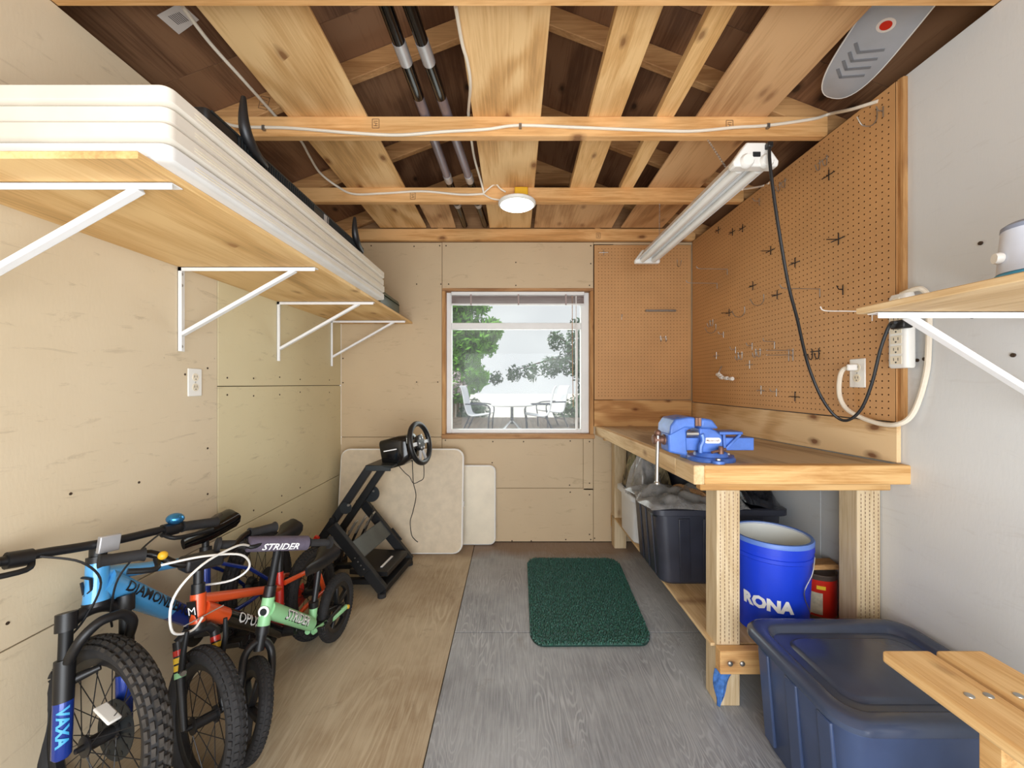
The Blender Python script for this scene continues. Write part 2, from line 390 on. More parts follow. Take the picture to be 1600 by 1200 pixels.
def film_mat(name, c, alpha, rough=.18):
    m, nt, n, l, b = newmat(name); b.inputs['Base Color'].default_value = lin(c); b.inputs['Roughness'].default_value = rough
    v = coords(nt, (1, 1, 1)); l.new(ramp(nt, noise(nt, v, 9, 5, .6, 1.0), [(.35, (alpha * .6,) * 3 + (1,)), (.7, (min(1, alpha * 1.3),) * 3 + (1,))]), b.inputs['Alpha'])
    b.inputs['Specular IOR Level'].default_value = .9; return m
M['film'] = film_mat('clear_plastic_film', (168, 166, 164), .62, .12)
M['film_dark'] = film_mat('dark_plastic_film', (40, 42, 48), .9, .15)
def camo_mat():
    m, nt, n, l, b = newmat('camouflage_cloth'); f = noise(nt, coords(nt, (1, 1, .5)), 16, 3, .5, 1.5)
    l.new(ramp(nt, f, [(.36, lin((48, 42, 34))), (.44, lin((96, 84, 60))), (.54, lin((150, 134, 100))), (.64, lin((104, 106, 74)))]), b.inputs['Base Color']); b.inputs['Roughness'].default_value = .85; return m
M['camo'] = camo_mat()
# ================================================================ THE SHED
XL, XR, YB, YF = -1.331, 1.412, 3.10, -1.0
ZT = 2.338                                     # underside of the joists, top of the wall panels
# ---- floor
fl = struct('floor', (0, 1, 0))
box('subfloor', (XL - .1, YF - .1, -.06), (XR + .1, YB + .1, -.015), M['gap'], fl)
box('plywood_sheet', (XL, YF, -.015), (-.2885, YB, 0), M['floor_tan'], fl, .0015)
box('plywood_sheet', (-.2845, 1.976, -.015), (XR, YB, -.0005), M['floor_grey'], fl, .0015)
box('plywood_sheet', (-.2845, YF, -.015), (XR, 1.971, 0), M['floor_grey'], fl, .0015)
# ---- left wall
wlft = struct('wall_left', (XL, 1, 0))
box('backing', (XL - .05, YF, 0), (XL - .012, YB, ZT), M['gap'], wlft)
for y0, y1, z0, z1, m in ((YF, 1.798, .533, ZT, 'wall_cream'), (1.802, YB, 1.222, ZT, 'wall_bounce_tint'), (1.802, YB, .533, 1.2185, 'wall_bounce_tint'),
                          (YF, 1.798, 0, .529, 'wall_cream'), (1.802, YB, 0, .529, 'wall_bounce_tint')):
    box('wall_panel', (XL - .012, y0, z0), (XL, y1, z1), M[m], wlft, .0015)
sc = MB()
for (y, z) in [(1.86, 1.26), (1.86, 1.18), (2.05, 1.26), (2.05, 1.17), (2.28, 1.27), (2.28, 1.17), (2.5, 1.26), (2.5, 1.18), (2.9, 1.26), (2.9, 1.17), (1.74, 1.5), (1.74, 1.3), (1.74, .95), (1.74, .75),
               (2.05, .58), (2.3, .585), (2.5, .58), (2.3, .49), (1.3, .58), (1.05, .60), (1.62, 1.27), (1.45, .62), (1.2, .9), (1.42, .88)]:
    sc.cyl((XL - .002, y, z), (XL + .0015, y, z), .0045, n=8)
stuff(sc.build('screw_heads', M['screw'], wlft))
# ---- right wall
wr = struct('wall_right', (XR, 1, 0))
box('backing', (XR + .012, YF, 0), (XR + .05, YB, ZT), M['gap'], wr)
for y0, y1 in ((YF, .598), (.602, 1.818), (1.822, YB)):
    box('wall_panel', (XR, y0, 0), (XR + .012, y1, ZT), M['wall_white'], wr, .0015)
sc = MB()
for x, y in ((1516, 557), (1584, 555), (1443, 510), (1434, 563), (1445, 561), (1520, 495), (1533, 380), (1556, 466)):
    p = onX(x, y, XR); sc.cyl((XR - .004, p.y, p.z), (XR + .002, p.y, p.z), .006, n=8)
stuff(sc.build('screw_heads', M['screw'], wr))
# ---- front wall behind the photographer, with its open doorway
wf = struct('wall_front', (0, YF, 0))
for a, b in (((XL, YF - .05, 0), (-1.0, YF, ZT)), ((1.2, YF - .05, 0), (XR, YF, ZT)), ((-1.0, YF - .05, 2.12), (1.2, YF, ZT))):
    box('wall_panel', a, b, M['wall_cream'], wf)
# ---- back wall
wb = struct('wall_back', (0, YB, 0))
WX0, WX1, WZ0, WZ1 = -.535, .625, .820, 1.966
for a, b in (((XL, YB + .012, 0), (WX0, YB + .07, ZT)), ((WX1, YB + .012, 0), (XR, YB + .07, ZT)), ((WX0, YB + .012, 0), (WX1, YB + .07, WZ0)), ((WX0, YB + .012, WZ1), (WX1, YB + .07, ZT))):
    box('backing', a, b, M['gap'], wb)
for x0, x1, z0, z1 in ((XL, -.546, .819, ZT - .006), (XL, -.546, 0.004, .8155), (-.543, .633, 1.972, ZT - .004), (-.543, .553, .4205, .815), (.5555, .632, .405, .815), (-.543, .632, .004, .4175), (.635, .785, .004, .905), (.636, XR, 2.32, ZT - .004), (.788, XR, .004, 2.32)):
    box('wall_panel', (x0, YB, z0), (x1, YB + .012, z1), M['wall_tan'], wb, .0015)
sc = MB()
for x, y in ((580, 384), (647, 385), (687, 384), (697, 384), (651, 444), (689, 444), (701, 444), (806, 410), (806, 446), (921, 446), (923, 412), (923, 384), (651, 597), (684, 597), (536, 598), (536, 560), (696, 688), (770, 690), (818, 690), (891, 689), (921, 690), (769, 723), (890, 758), (891, 769), (921, 755), (921, 773), (921, 835), (884, 843), (923, 843), (830, 845), (929, 841), (800, 845)):
    p = at(x, y, YB); sc.cyl((p.x, YB - .0015, p.z), (p.x, YB + .002, p.z), .0055, n=8)
stuff(sc.build('screw_heads', M['screw'], wb))
# gable above the plate
apx, apz, SL = .0405, 2.92, .387
def rb(X): return apz - SL * abs(X - apx)       # underside of the rafters
g = MB().prism([(XL - .05, YB + .02, ZT), (XR + .05, YB + .02, ZT), (XR + .05, YB + .02, rb(XR) + .10), (apx, YB + .02, apz + .12), (XL - .05, YB + .02, rb(XL) + .10)], (0, .015, 0))
g.build('gable_panel', M['gable'], wb)
# ---- ceiling: joists, rafters, sheathing
ce = struct('ceiling', (0, 1, ZT))
JY = [-.15, .48, 1.13, 1.777, 2.42, 3.062]
for y in JY:
    box('joist', (XL, y, ZT), (XR, y + .038, ZT + .089), M['joist'], ce, .003)
    for sgn, xw in ((-1, XL), (1, XR)):
        y0 = y + .038 if y < 3 else y - .002
        xo = xw + sgn * .30
        MB().prism([(apx, y0, apz), (xo, y0, rb(xo)), (xo, y0, rb(xo) + .095), (apx, y0, apz + .095)], (0, .037, 0)).build('rafter', M['rafter'], ce, bev=.003, seg=1)
box('ridge_board', (apx - .012, -1, apz - .02), (apx + .012, 3.1, apz + .1), M['rafter'], ce)
for sgn in (-1, 1):
    xe = apx + sgn * 1.75
    for k, (y0, y1) in enumerate(((-1.1, .30), (.303, 1.62), (1.623, 3.14))):
        xm = apx + sgn * .95
        for xa, xb in ((apx, xm - sgn * .002), (xm + sgn * .002, xe)):
            za, zb = rb(xa) + .096, rb(xb) + .096
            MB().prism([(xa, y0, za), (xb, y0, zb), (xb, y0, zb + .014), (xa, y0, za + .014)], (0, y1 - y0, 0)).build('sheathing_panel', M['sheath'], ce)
    xf = apx + sgn * 1.70; xw = XL - .05 if sgn < 0 else XR + .05
    box('fascia', (min(xf, xf + sgn * .02), -1.1, 2.15), (max(xf, xf + sgn * .02), 3.14, rb(xf) + .10), M['rafter'], ce)
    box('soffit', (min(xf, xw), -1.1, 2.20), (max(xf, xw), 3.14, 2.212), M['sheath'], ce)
MB().prism([(XL, -1.03, ZT), (XR, -1.03, ZT), (XR, -1.03, rb(XR) + .10), (apx, -1.03, apz + .11), (XL, -1.03, rb(XL) + .10)], (0, .015, 0)).build('gable_panel', M['gable'], ce)
box('gable_stud', (-.57, 3.065, ZT + .089), (-.532, 3.118, rb(-.55)), M['rafter'], ce)
box('gable_stud', (.64, 3.065, ZT + .089), (.678, 3.118, rb(.66)), M['rafter'], ce)
box('collar_tie', (-.30, 3.02, 2.752), (.44, 3.058, 2.83), M['rafter'], ce, .003)
# lumber grade stamps and a sticker on the sheathing
M['stamp'] = plain('stamp_ink', (128, 96, 66), .8)
def stamp(p, u, v, w=.022, h=.016):
    p, u, v = Vector(p), Vector(u), Vector(v); n_ = u.cross(v); mb = MB()
    for a, b in (((-w, -h), (w, -h)), ((w, -h), (w, h)), ((w, h), (-w, h)), ((-w, h), (-w, -h)), ((-w * .5, -h * .6), (-w * .5, h * .6)), ((-w * .1, -h * .6), (w * .2, h * .6)), ((w * .5, h * .6), (w * .5, -h * .6)), ((-w * .5, 0), (-w * .1, 0))):
        mb.bar(p + u * a[0] + v * a[1], p + u * b[0] + v * b[1], .003, .0006, tuple(n_))
    return mb.build('grade_stamp', M['stamp'], ce)
for x, y, dd in ((587, 193, 1.7765), (1140, 195, 1.7765), (645, 306, 2.4195), (935, 368, 3.0615)): stamp(at(x, y, dd), (0, 0, 1), (-1, 0, 0), .02, .015)
_x = -1.13; stamp((_x, 1.8145, rb(_x) + .045), (.25, 0, .97), (-.97, 0, .25), .028, .02)

# ---- window
wi = struct('window_1', (.045, YB, WZ0))
box('casing_head', (-.543, YB - .012, 1.953), (.633, YB + .09, 1.975), M['trim_wood'], wi, .002)
box('casing_sill', (-.546, YB - .022, .806), (.640, YB + .09, .842), M['trim_wood'], wi, .003)
box('casing_jamb', (-.543, YB - .012, .842), (-.517, YB + .09, 1.953), M['strip_z'], wi, .002)
box('casing_jamb', (.607, YB - .012, .842), (.633, YB + .09, 1.953), M['strip_z'], wi, .002)
fy0, fy1 = YB + .045, YB + .10
box('frame_stile', (-.517, fy0, .842), (-.478, fy1, 1.953), M['vinyl'], wi, .003)
box('frame_stile', (.545, fy0, .842), (.607, fy1, 1.953), M['vinyl'], wi, .003)
box('frame_rail', (-.478, fy0, .842), (.545, fy1, .872), M['vinyl'], wi, .003)
box('frame_rail', (-.478, fy0, 1.915), (.545, fy1, 1.953), M['vinyl'], wi, .003)
box('mullion', (-.478, fy0 + .005, 1.665), (.545, fy1, 1.715), M['vinyl'], wi, .003)
box('glass_pane', (-.478, fy0 + .03, .872), (.545, fy0 + .034, 1.665), M['glass'], wi)
box('glass_pane', (-.478, fy0 + .02, 1.715), (.545, fy0 + .024, 1.915), M['glass'], wi)
box('sash_stile', (.505, fy0 + .005, .872), (.520, fy0 + .028, 1.665), M['vinyl'], wi)
# raised mini blind under the window head
bl = thing('mini_blind', 'raised mini blind gathered under the window head', 'blind', (.04, YB + .02, 1.84))
box('headrail', (-.475, YB + .004, 1.925), (.565, YB + .034, 1.952), M['vinyl'], bl, .003)
M['slat'] = plain('blind_slat', (158, 140, 136), .5)
for k in range(9):
    MB().box((-.472, YB + .006, 1.863 + k * .0066), (.562, YB + .031, 1.8655 + k * .0066)).build('slat', M['slat'], bl)
box('bottom_rail', (-.474, YB + .006, 1.848), (.564, YB + .032, 1.860), M['vinyl'], bl, .003)
for x in (-.32, .05, .42): box('ladder_tape', (x - .006, YB + .002, 1.846), (x + .006, YB + .005, 1.93), M['slat'], bl)
MB().tube([(.47, YB + .008, 1.92), (.472, YB + .01, 1.5), (.478, YB + .012, 1.05)], .0025, 6).build('pull_cord', M['trim_wood'], bl)
MB().tube([(.50, YB + .008, 1.92), (.502, YB + .01, 1.4), (.50, YB + .012, .95)], .004, 6).build('tilt_wand', M['vinyl'], bl)

# ================================================================ OUTSIDE THE WINDOW
M['deck'] = wood('deck_board', (122, 108, 96), (84, 74, 66), 'Y', .6, .2)
M['pale_ground'] = plain('pale_ground', (226, 222, 214), .9, var=.06, vs=.6)
M['leaf'] = plain('leaf_green', (98, 156, 44), .6, var=.35, vs=2.5)
M['leaf_dark'] = plain('leaf_dull_green', (74, 100, 72), .6, var=.3, vs=2.5)
M['blossom'] = plain('blossom_pale', (222, 206, 208), .7, var=.15, vs=6)
M['bark'] = plain('bark', (96, 84, 74), .9, var=.2)
M['chair_frame'] = plain('chair_frame_grey', (56, 60, 74), .5)
M['sling'] = plain('chair_sling_white', (226, 228, 234), .7)
M['cloth_white'] = plain('table_white', (226, 226, 228), .6)
M['fence'] = wood('fence_wood', (150, 134, 120), (118, 100, 88), 'Z', .6, .2)
gr = MB().box((-40, 3.25, -.45), (40, 60, -.25)).build('ground', M['pale_ground']); gr['kind'] = 'structure'; gr['label'] = 'pale sunlit ground beyond the deck'
dk = struct('deck', (0, 7, .1), 'weathered plank deck outside the window')
me0 = None
for k in range(44):
    x0 = -3.2 + k * .145
    if me0 is None:
        o = box('plank', (0, 0, .07), (.138, 9.9, .10), M['deck']); me0 = o.data
    else:
        o = bpy.data.objects.new('plank', me0); C.objects.link(o)
    o.location = (x0, 3.6, 0); attach(o, dk)
box('deck_joists', (-3.2, 3.6, -.25), (3.2, 13.5, .066), M['gap'], dk)

def leaves(name, mat, parent, blobs, n, size, seed):
    rnd = random.Random(seed); v = []; f = []
    tot = sum(b[3] ** 2 for b in blobs)
    for (cx, cy, cz, r) in blobs:
        for _ in range(int(n * r * r / tot)):
            d = Vector((rnd.gauss(0, 1), rnd.gauss(0, 1), rnd.gauss(0, 1))).normalized() * r * rnd.uniform(.45, 1.05)
            c = Vector((cx, cy, cz)) + d
            a = Vector((rnd.gauss(0, 1), rnd.gauss(0, 1), rnd.gauss(0, 1))).normalized(); b2 = a.orthogonal().normalized()
            s = size * rnd.uniform(.6, 1.3); k = len(v)
            v += [c - a * s, c + b2 * s * .45, c + a * s, c - b2 * s * .45]; f.append((k, k + 1, k + 2, k + 3))
    me = bpy.data.meshes.new(name); me.from_pydata([tuple(p) for p in v], [], f); me.materials.append(mat)
    o = bpy.data.objects.new(name, me); C.objects.link(o); attach(o, parent); return stuff(o)
def plant(name, label, cat, base, trunk, blobs, mat, n, size, seed, group=None):
    t = thing(name, label, cat, base, group)
    for pts, r0, r1 in trunk:
        P = spline(pts, 4); MB().tube(P, [r0 + (r1 - r0) * i / (len(P) - 1) for i in range(len(P))], 7).build('trunk' if r0 > .04 else 'stem', M['bark'], t, True)
    leaves('foliage', mat, t, blobs, n, size, seed); return t
GZ = -.25
plant('leafy_tree', 'bright green leafy tree at left outside the window', 'tree', (-2.9, 14.5, GZ), [([(-2.9, 14.5, GZ), (-2.85, 14.5, 1.2), (-2.6, 14.4, 2.6)], .14, .07), ([(-2.85, 14.5, 1.3), (-2.2, 14.3, 2.3)], .07, .03)],
      [(-2.3, 14.2, 2.5, .9), (-1.6, 14.0, 3.0, .75), (-2.9, 14.3, 3.4, 1.1), (-2.2, 14.1, 1.75, .7), (-1.35, 13.9, 1.5, .55), (-2.6, 14, 4.3, 1.2), (-1.4, 14, 4.2, .7), (-1.0, 13.8, 2.6, .5), (-1.9, 13.9, 1.2, .6), (-2.6, 14, 1.0, .6), (-1.9, 14, 2.2, .8), (-.75, 13.8, 3.1, .45)], M['leaf'], 16000, .11, 1)
plant('spreading_tree', 'sparse dull green tree at right outside the window', 'tree', (2.773, 14.868, GZ), [([(2.773, 14.868, GZ), (2.832, 14.868, 0.958), (2.655, 14.750, 2.374)], .12, .06), ([(2.714, 14.750, 1.548), (1.888, 14.632, 2.138), (1.062, 14.514, 2.020), (0.118, 14.396, 1.725)], .05, .015), ([(2.714, 14.750, 2.020), (2.006, 14.514, 2.728), (1.416, 14.396, 3.082)], .05, .015)],
      [(2.714, 14.632, 2.374, 0.649), (2.124, 14.396, 2.020, 0.496), (1.416, 14.396, 1.843, 0.413), (0.649, 14.278, 1.666, 0.330), (0.059, 14.278, 1.607, 0.295), (2.832, 14.514, 1.194, 0.472), (2.596, 14.396, 0.663, 0.413), (1.593, 14.396, 2.787, 0.354), (2.360, 14.396, 3.200, 0.413), (-0.590, 14.514, 1.430, 0.260), (2.655, 14.396, 1.666, 0.496), (2.714, 14.396, 0.309, 0.413), (2.242, 14.396, 2.610, 0.413)], M['leaf_dark'], 4200, .08, 2)
plant('flowering_shrub', 'small pale blossoming shrub left of the patio chair', 'shrub', (-2.065, 13.688, GZ), [([(-2.065, 13.688, GZ), (-2.030, 13.688, 0.486), (-1.947, 13.629, 1.194)], .03, .012)],
      [(-1.959, 13.570, 1.312, 0.354), (-2.124, 13.570, 1.017, 0.260), (-1.770, 13.570, 1.100, 0.260)], M['blossom'], 900, .06, 3)
for i, (x, y, r, lb) in enumerate(((-2.77, 13.8, .50, 'low grey green hedge clump at the left edge of the deck'), (-1.36, 14.0, .45, 'low hedge clump behind the left patio chair'), (2.06, 13.7, .47, 'low hedge clump under the spreading tree'))):
    plant('hedge_clump', lb, 'shrub', (x, y, GZ), [([(x, y, GZ), (x, y, .3)], .03, .015)], [(x, y, .28, r), (x + .25, y, .2, r * .8), (x - .25, y + .1, .22, r * .8)], M['leaf_dark'], 1300, .06, 10 + i)
fe = thing('garden_fence', 'weathered board fence behind the leafy tree', 'fence', (-3.6, 15.6, GZ))
for k in range(22): box('board', (-5.4 + k * .16, 15.6, GZ), (-5.4 + k * .16 + .15, 15.62, 1.35), M['fence'], fe)
for k in range(3): box('post', (-5.4 + k * 1.7, 15.62, GZ), (-5.3 + k * 1.7, 15.72, 1.4), M['fence'], fe)
sp = thing('deck_post', 'grey wooden corner post of the deck at right', 'post', (2.02, 10.3, .1))
box('shaft', (1.97, 10.25, .1), (2.07, 10.35, 1.05), M['fence'], sp, .005); box('cap', (1.95, 10.23, 1.05), (2.09, 10.37, 1.09), M['fence'], sp, .005)

def patio_chair(loc, rz, label):
    Mx = Matrix.Translation(loc) @ Matrix.Rotation(rz, 4, 'Z')
    t = thing('patio_chair', label, 'chair', loc, 'patio chairs on the deck')
    sl = MB(Mx); prof = spline([(.30, .44), (.05, .40), (-.18, .40), (-.27, .55), (-.36, .98), (-.42, 1.08)], 5)
    prof2 = [(x, z) for x, z in [(p.x, p.y) for p in [Vector((q[0], q[1], 0)) for q in prof]]]
    rings = [[(x, -.23, z), (x, .23, z), (x, .23, z + .012), (x, -.23, z + .012)] for x, z in prof2]
    sl.loft(rings).build('sling', M['sling'], t, True)
    for s in (-1, 1):
        MB(Mx).tube([(x, s * .24, z) for x, z in prof2], .016, 7).build('side_rail', M['sling'], t, True)
        MB(Mx).tube(spline([(.26, s * .26, 0), (.28, s * .26, .3), (.27, s * .26, .62), (-.28, s * .26, .66)], 4), .016, 7).build('arm', M['chair_frame'], t, True)
        MB(Mx).tube([(-.36, s * .24, 0), (-.16, s * .24, .4)], .016, 7).build('leg', M['chair_frame'], t)
    MB(Mx).tube([(.27, -.26, .25), (.27, .26, .25)], .012, 6).build('stretcher', M['chair_frame'], t)
    MB(Mx).tube([(-.27, -.24, .2), (-.27, .24, .2)], .012, 6).build('stretcher', M['chair_frame'], t)
    return t
patio_chair((-.78, 9.5, .10), math.radians(-8), 'white sling patio chair at left, facing the table')
patio_chair((.62, 9.4, .10), math.radians(176), 'white sling patio chair at right of the table')
patio_chair((1.05, 10.6, .10), math.radians(205), 'patio chair farther back, half hidden by the right one')
tb = thing('patio_table', 'round white patio table on a splayed metal base', 'table', (.0, 9.3, .10))
MB().lathe((0, 9.3, .72), (0, 0, 1), [(0, .48), (.012, .50), (.03, .50), (.036, .48)], 28).build('table_top', M['cloth_white'], tb, True)
MB().cyl((0, 9.3, .3), (0, 9.3, .72), .035, n=10).build('pedestal', M['chair_frame'], tb)
for k in range(4):
    a = math.radians(45 + 90 * k)
    MB().tube(spline([(0, 9.3, .38), (.12 * math.cos(a), 9.3 + .12 * math.sin(a), .30), (.34 * math.cos(a), 9.3 + .34 * math.sin(a), .115)], 4), .018, 7).build('foot', M['sling'], tb, True)
# ================================================================ OVERHEAD
ZJ = ZT + .089
def plank(xa0, xa1, ya, xb0, xb1, yb, th, mat, label, z=ZJ):
    o = MB().prism([(xa0, ya, z), (xa1, ya, z), (xb1, yb, z), (xb0, yb, z)], (0, 0, th)).build('loft_plank', M[mat], bev=.002, seg=1)
    tag(o, label, 'plank', 'boards laid across the ceiling joists'); return o
plank(-.995, -.64, .2, -1.01, -.655, 3.05, .012, 'ply_gold', 'wide golden plywood plank overhead, nearest the loaded shelf')
plank(-.178, .112, .2, -.172, .143, 3.05, .013, 'ply_gold', 'knotty wide plank overhead running above the round ceiling lamp')
plank(.318, .462, .2, .355, .50, 2.47, .038, 'pine_y', 'six inch pine board overhead, right of the knotty centre plank')
plank(.612, .692, .2, .662, .74, 2.47, .038, 'pine_y', 'narrow pine stick overhead beside the six inch board')
plank(.815, 1.135, .2, .835, 1.15, 3.05, .012, 'ply_dull', 'wide dull plywood plank overhead above the shop light')
plank(.165, .745, 2.5, .170, .765, 3.05, .012, 'ply_dull', 'short plywood offcut overhead between the lamp joist and back wall')
plank(-.62, -.42, 2.5, -.62, -.43, 3.05, .010, 'ply_dull', 'small plywood offcut overhead left of the taped poles')
# taped black poles
def pole(p, q, label):
    p, q = Vector(p), Vector(q); t = thing('taped_pole', label, 'pole', tuple(p), 'taped poles on the joists')
    def seg(a, b, r, nm, m): MB().cyl(p.lerp(q, a), p.lerp(q, b), r, n=14).build(nm, M[m], t, True)
    L = (q - p).length
    seg(0, .405, .0235, 'tube', 'black_gloss'); seg(.405, .44, .0245, 'tape_band', 'silver_tape'); seg(.44, .505, .0235, 'tube', 'black_gloss'); seg(.505, .735, .0225, 'glare_section', 'pole_glare_grey')  # grey middle stretch is painted glare; the pole is black there too
    seg(.735, .76, .0245, 'tape_band', 'silver_tape'); seg(.76, .865, .0235, 'tube', 'black_gloss'); seg(.865, .88, .0245, 'tape_band', 'silver_tape'); seg(.88, 1, .0235, 'tube', 'black_gloss')
pole((-.432, .3, ZJ + .024), (-.362, 3.05, ZJ + .024), 'black pole with silver tape bands overhead, left of the pair')
pole((-.40, .3, ZJ + .024), (-.205, 3.05, ZJ + .024), 'black pole with silver tape bands overhead, right of the pair')
# grey deck with chevrons on the joists at right
sk = thing('snow_skate', 'grey board with dark chevrons tucked under the rafters at top right', 'board', (1.25, 1.3, 2.42))
ska = Vector((.2088, .978, 0)); ska.z = -.387 * ska.x; ska.normalize(); skw = Vector((.978, -.2088, 0)); skw.z = -.387 * skw.x; skw.normalize(); skn = skw.cross(ska).normalized()
if skn.z > 0: skn = -skn
skc = Vector((1.252, 1.325, 2.9196 - .387 * 1.252))
def SK(u, w, h): return skc + skw * u + ska * w + skn * h           # u across, w along, h below the board
def skring(h, ins):
    out = []
    for k in range(44):
        a = 2 * math.pi * k / 44; c, s_ = math.cos(a), math.sin(a)
        u = math.copysign(abs(c) ** .8, c) * (.088 - ins); w = math.copysign(abs(s_) ** .55, s_) * (.325 - ins); out.append(SK(u, w, h))
    return out
MB().loft([skring(-.012, .004), skring(-.008, 0), skring(-.002, 0), skring(.0, .004)]).build('board', M['skate'], sk, True)
MB().tube([SK(*p) for p in [(math.copysign(abs(math.cos(a)) ** .8, math.cos(a)) * .088, math.copysign(abs(math.sin(a)) ** .55, math.sin(a)) * .325, -.004) for a in [2 * math.pi * k / 44 for k in range(44)]]], .0035, 6, True).build('edge_rail', M['white_plastic'], sk, True)
for k in range(4):
    w = .225 - k * .036
    MB().bar(SK(-.050, w - .032, .001), SK(-.022, w, .001), .010, .002, tuple(skn)).bar(SK(-.026, w + .001, .001), SK(.048, w - .026, .001), .010, .002, tuple(skn)).build('chevron', M['skate_mark'], sk)
MB().lathe(SK(.0, .01, .0), tuple(skn), [(0, .026), (.001, .026)], 22).build('sticker_ring', M['pages'], sk)
MB().lathe(SK(.0, .01, .001), tuple(skn), [(0, .017), (.001, .017)], 18).build('round_sticker', M['red'], sk)
# barcode sticker on the roof sheathing
_p = Vector((-1.02, 1.2, 0)); xs = -1.20; ys = 1.42; zs = rb(xs) + .0945
st = MB().prism([(xs - .04, ys - .03, rb(xs - .04) + .0945), (xs + .05, ys - .04, rb(xs + .05) + .0945), (xs + .06, ys + .03, rb(xs + .06) + .0945), (xs - .03, ys + .05, rb(xs - .03) + .0945)], (0, 0, -.001)).build('barcode_sticker', M['pages'])
tag(st, 'small white barcode sticker on the dark roof sheathing', 'sticker')
bc = MB()
for k in range(7):
    x = xs - .012 + k * .006; bc.bar((x, ys - .016, rb(x) + .0932), (x + .006, ys + .02, rb(x + .006) + .0932), .0028, .0006)
bc.build('barcode', M['black_ink'], st)
# cables stapled to the joists
def cable(pts, r, label, mat='cable_white', n=8, name='house_cable', cat='cable', group=None):
    o = MB().tube(spline(pts, n), r, 8).build(name, M[mat], None, True); return tag(o, label, cat, group)
J1 = 1.777 - .007; J2 = 2.42 - .007
c1 = cable([at(x, y, J1) for x, y in ((345, 190), (375, 198), (450, 200), (540, 207), (620, 211), (690, 206), (760, 202), (810, 196), (900, 199), (1000, 203), (1080, 205), (1150, 199), (1200, 196), (1270, 186), (1297, 178))] + [onX(1330, 171, 1.375), onX(1372, 158, 1.395)], .0065, 'white cable stapled along the nearest visible joist')
for x, y in ((411, 199), (813, 196), (1201, 196)):
    p = at(x, y, J1 - .007); MB().box((p.x - .006, p.y - .002, p.z - .010), (p.x + .006, p.y + .012, p.z + .010)).build('staple', M['zinc'], c1)
cable([onZ(285, 10, ZJ + .02), onZ(328, 67, ZJ + .02), onZ(380, 125, ZJ + .02), at(432, 183, 1.84), at(452, 205, 1.95), at(470, 220, 2.05), at(484, 245, 2.2), at(500, 270, 2.34), at(525, 290, J2), at(552, 303, J2), at(600, 302, J2), at(660, 299, J2), at(720, 304, J2), at(755, 303, J2)], .0065, 'white cable drooping from the roof at left to the lamp joist')
cable([onZ(712, 10, ZJ - .01), onZ(722, 67, ZJ - .01), onZ(731, 100, ZJ - .01), onZ(735, 135, ZJ - .01), at(732, 183, 1.83), at(737, 222, 2.0), at(742, 250, 2.2), at(752, 285, 2.38), at(756, 302, J2)], .0065, 'white cable hanging down along the knotty centre plank')
cable([at(755, 303, J2), at(762, 296, J2 - .01), at(774, 288, J2 - .02), at(782, 295, J2 - .02), at(790, 300, J2 - .01)], .005, 'short cable tail looping up into the lamp box')
cable([at(755, 303, J2), at(768, 310, J2 - .015), at(785, 313, J2 - .03)], .005, 'short cable tail running into the side of the lamp')
cable([at(1160, 296, 2.0), onX(1190, 291, 1.38), onX(1202, 286, 1.395)], .005, 'short white cable end above the shop light')
# round LED lamp under the second joist
la = thing('ceiling_lamp', 'round white flush lamp under the second ceiling joist', 'lamp', (.03, 2.40, ZT))
lx, ly = .03, 2.385
MB().lathe((lx, ly, 2.300), (0, 0, 1), [(0, .100), (.006, .111), (.016, .113), (.022, .108)], 40).build('trim_ring', M['white_plastic'], la, True)
MB().lathe((lx, ly, 2.2975), (0, 0, 1), [(0, .095), (.004, .102)], 40).build('diffuser', M['led'], la, True)
MB().lathe((lx, ly + .005, 2.322), (0, 0, 1), [(0, .05), (.016, .05)], 24).build('mount', M['white_plastic'], la)
box('junction_box', (lx - .015, ly - .02, 2.338), (lx + .065, ly + .034, 2.405), M['yellow'], la, .006, 2)
# shop light
so = thing('shop_light', 'long white twin tube shop light hanging by chains at right', 'lamp', (.914, 2.1, 2.05))
sx = .914; Y0, Y1 = 1.51, 2.70
def sec(y, k=1.0): return [(sx - .074 * k, y, 2.066), (sx - .055 * k, y, 2.090), (sx - .028 * k, y, 2.128), (sx + .028 * k, y, 2.128), (sx + .055 * k, y, 2.090), (sx + .074 * k, y, 2.066), (sx + .020 * k, y, 2.083), (sx, y, 2.070), (sx - .020 * k, y, 2.083)]
MB().prism(sec(Y0), (0, Y1 - Y0, 0)).build('reflector', M['white_metal'], so)
for s in (-1, 1):
    MB().cyl((sx + s * .037, Y0 + .03, 2.062), (sx + s * .037, Y1 - .03, 2.062), .0165, n=16).build('fluorescent_tube', M['white_plastic'], so, True)
for y0, y1 in ((Y0 - .022, Y0 + .02), (Y1 - .02, Y1 + .012)):
    MB().prism([(sx - .082, y0, 2.046), (sx - .086, y0, 2.066), (sx - .036, y0, 2.136), (sx + .036, y0, 2.136), (sx + .086, y0, 2.066), (sx + .082, y0, 2.046)], (0, y1 - y0, 0)).build('end_cap', M['white_plastic'], so, bev=.006)
for s in (-1, 1): MB().lathe((sx + s * .037, Y0 - .035, 2.064), (0, 1, 0), [(0, .02), (.008, .026), (.02, .026)], 16).build('lamp_holder', M['white_plastic'], so, True)
box('rating_label', (sx - .014, Y0 - .0245, 2.080), (sx + .014, Y0 - .021, 2.098), M['grey_metal'], so)
def chain(p, q, label):
    p, q = Vector(p), Vector(q); mb = MB(); n = 26
    for k in range(n):
        a = p.lerp(q, k / n); b = p.lerp(q, (k + .8) / n); d = Vector((.004, 0, 0)) if k % 2 else Vector((0, .004, 0))
        mb.tube([a - d * .4, a + d, b + d, b - d], .0012, 4)
    return mb.build('chain', M['steel'], so)
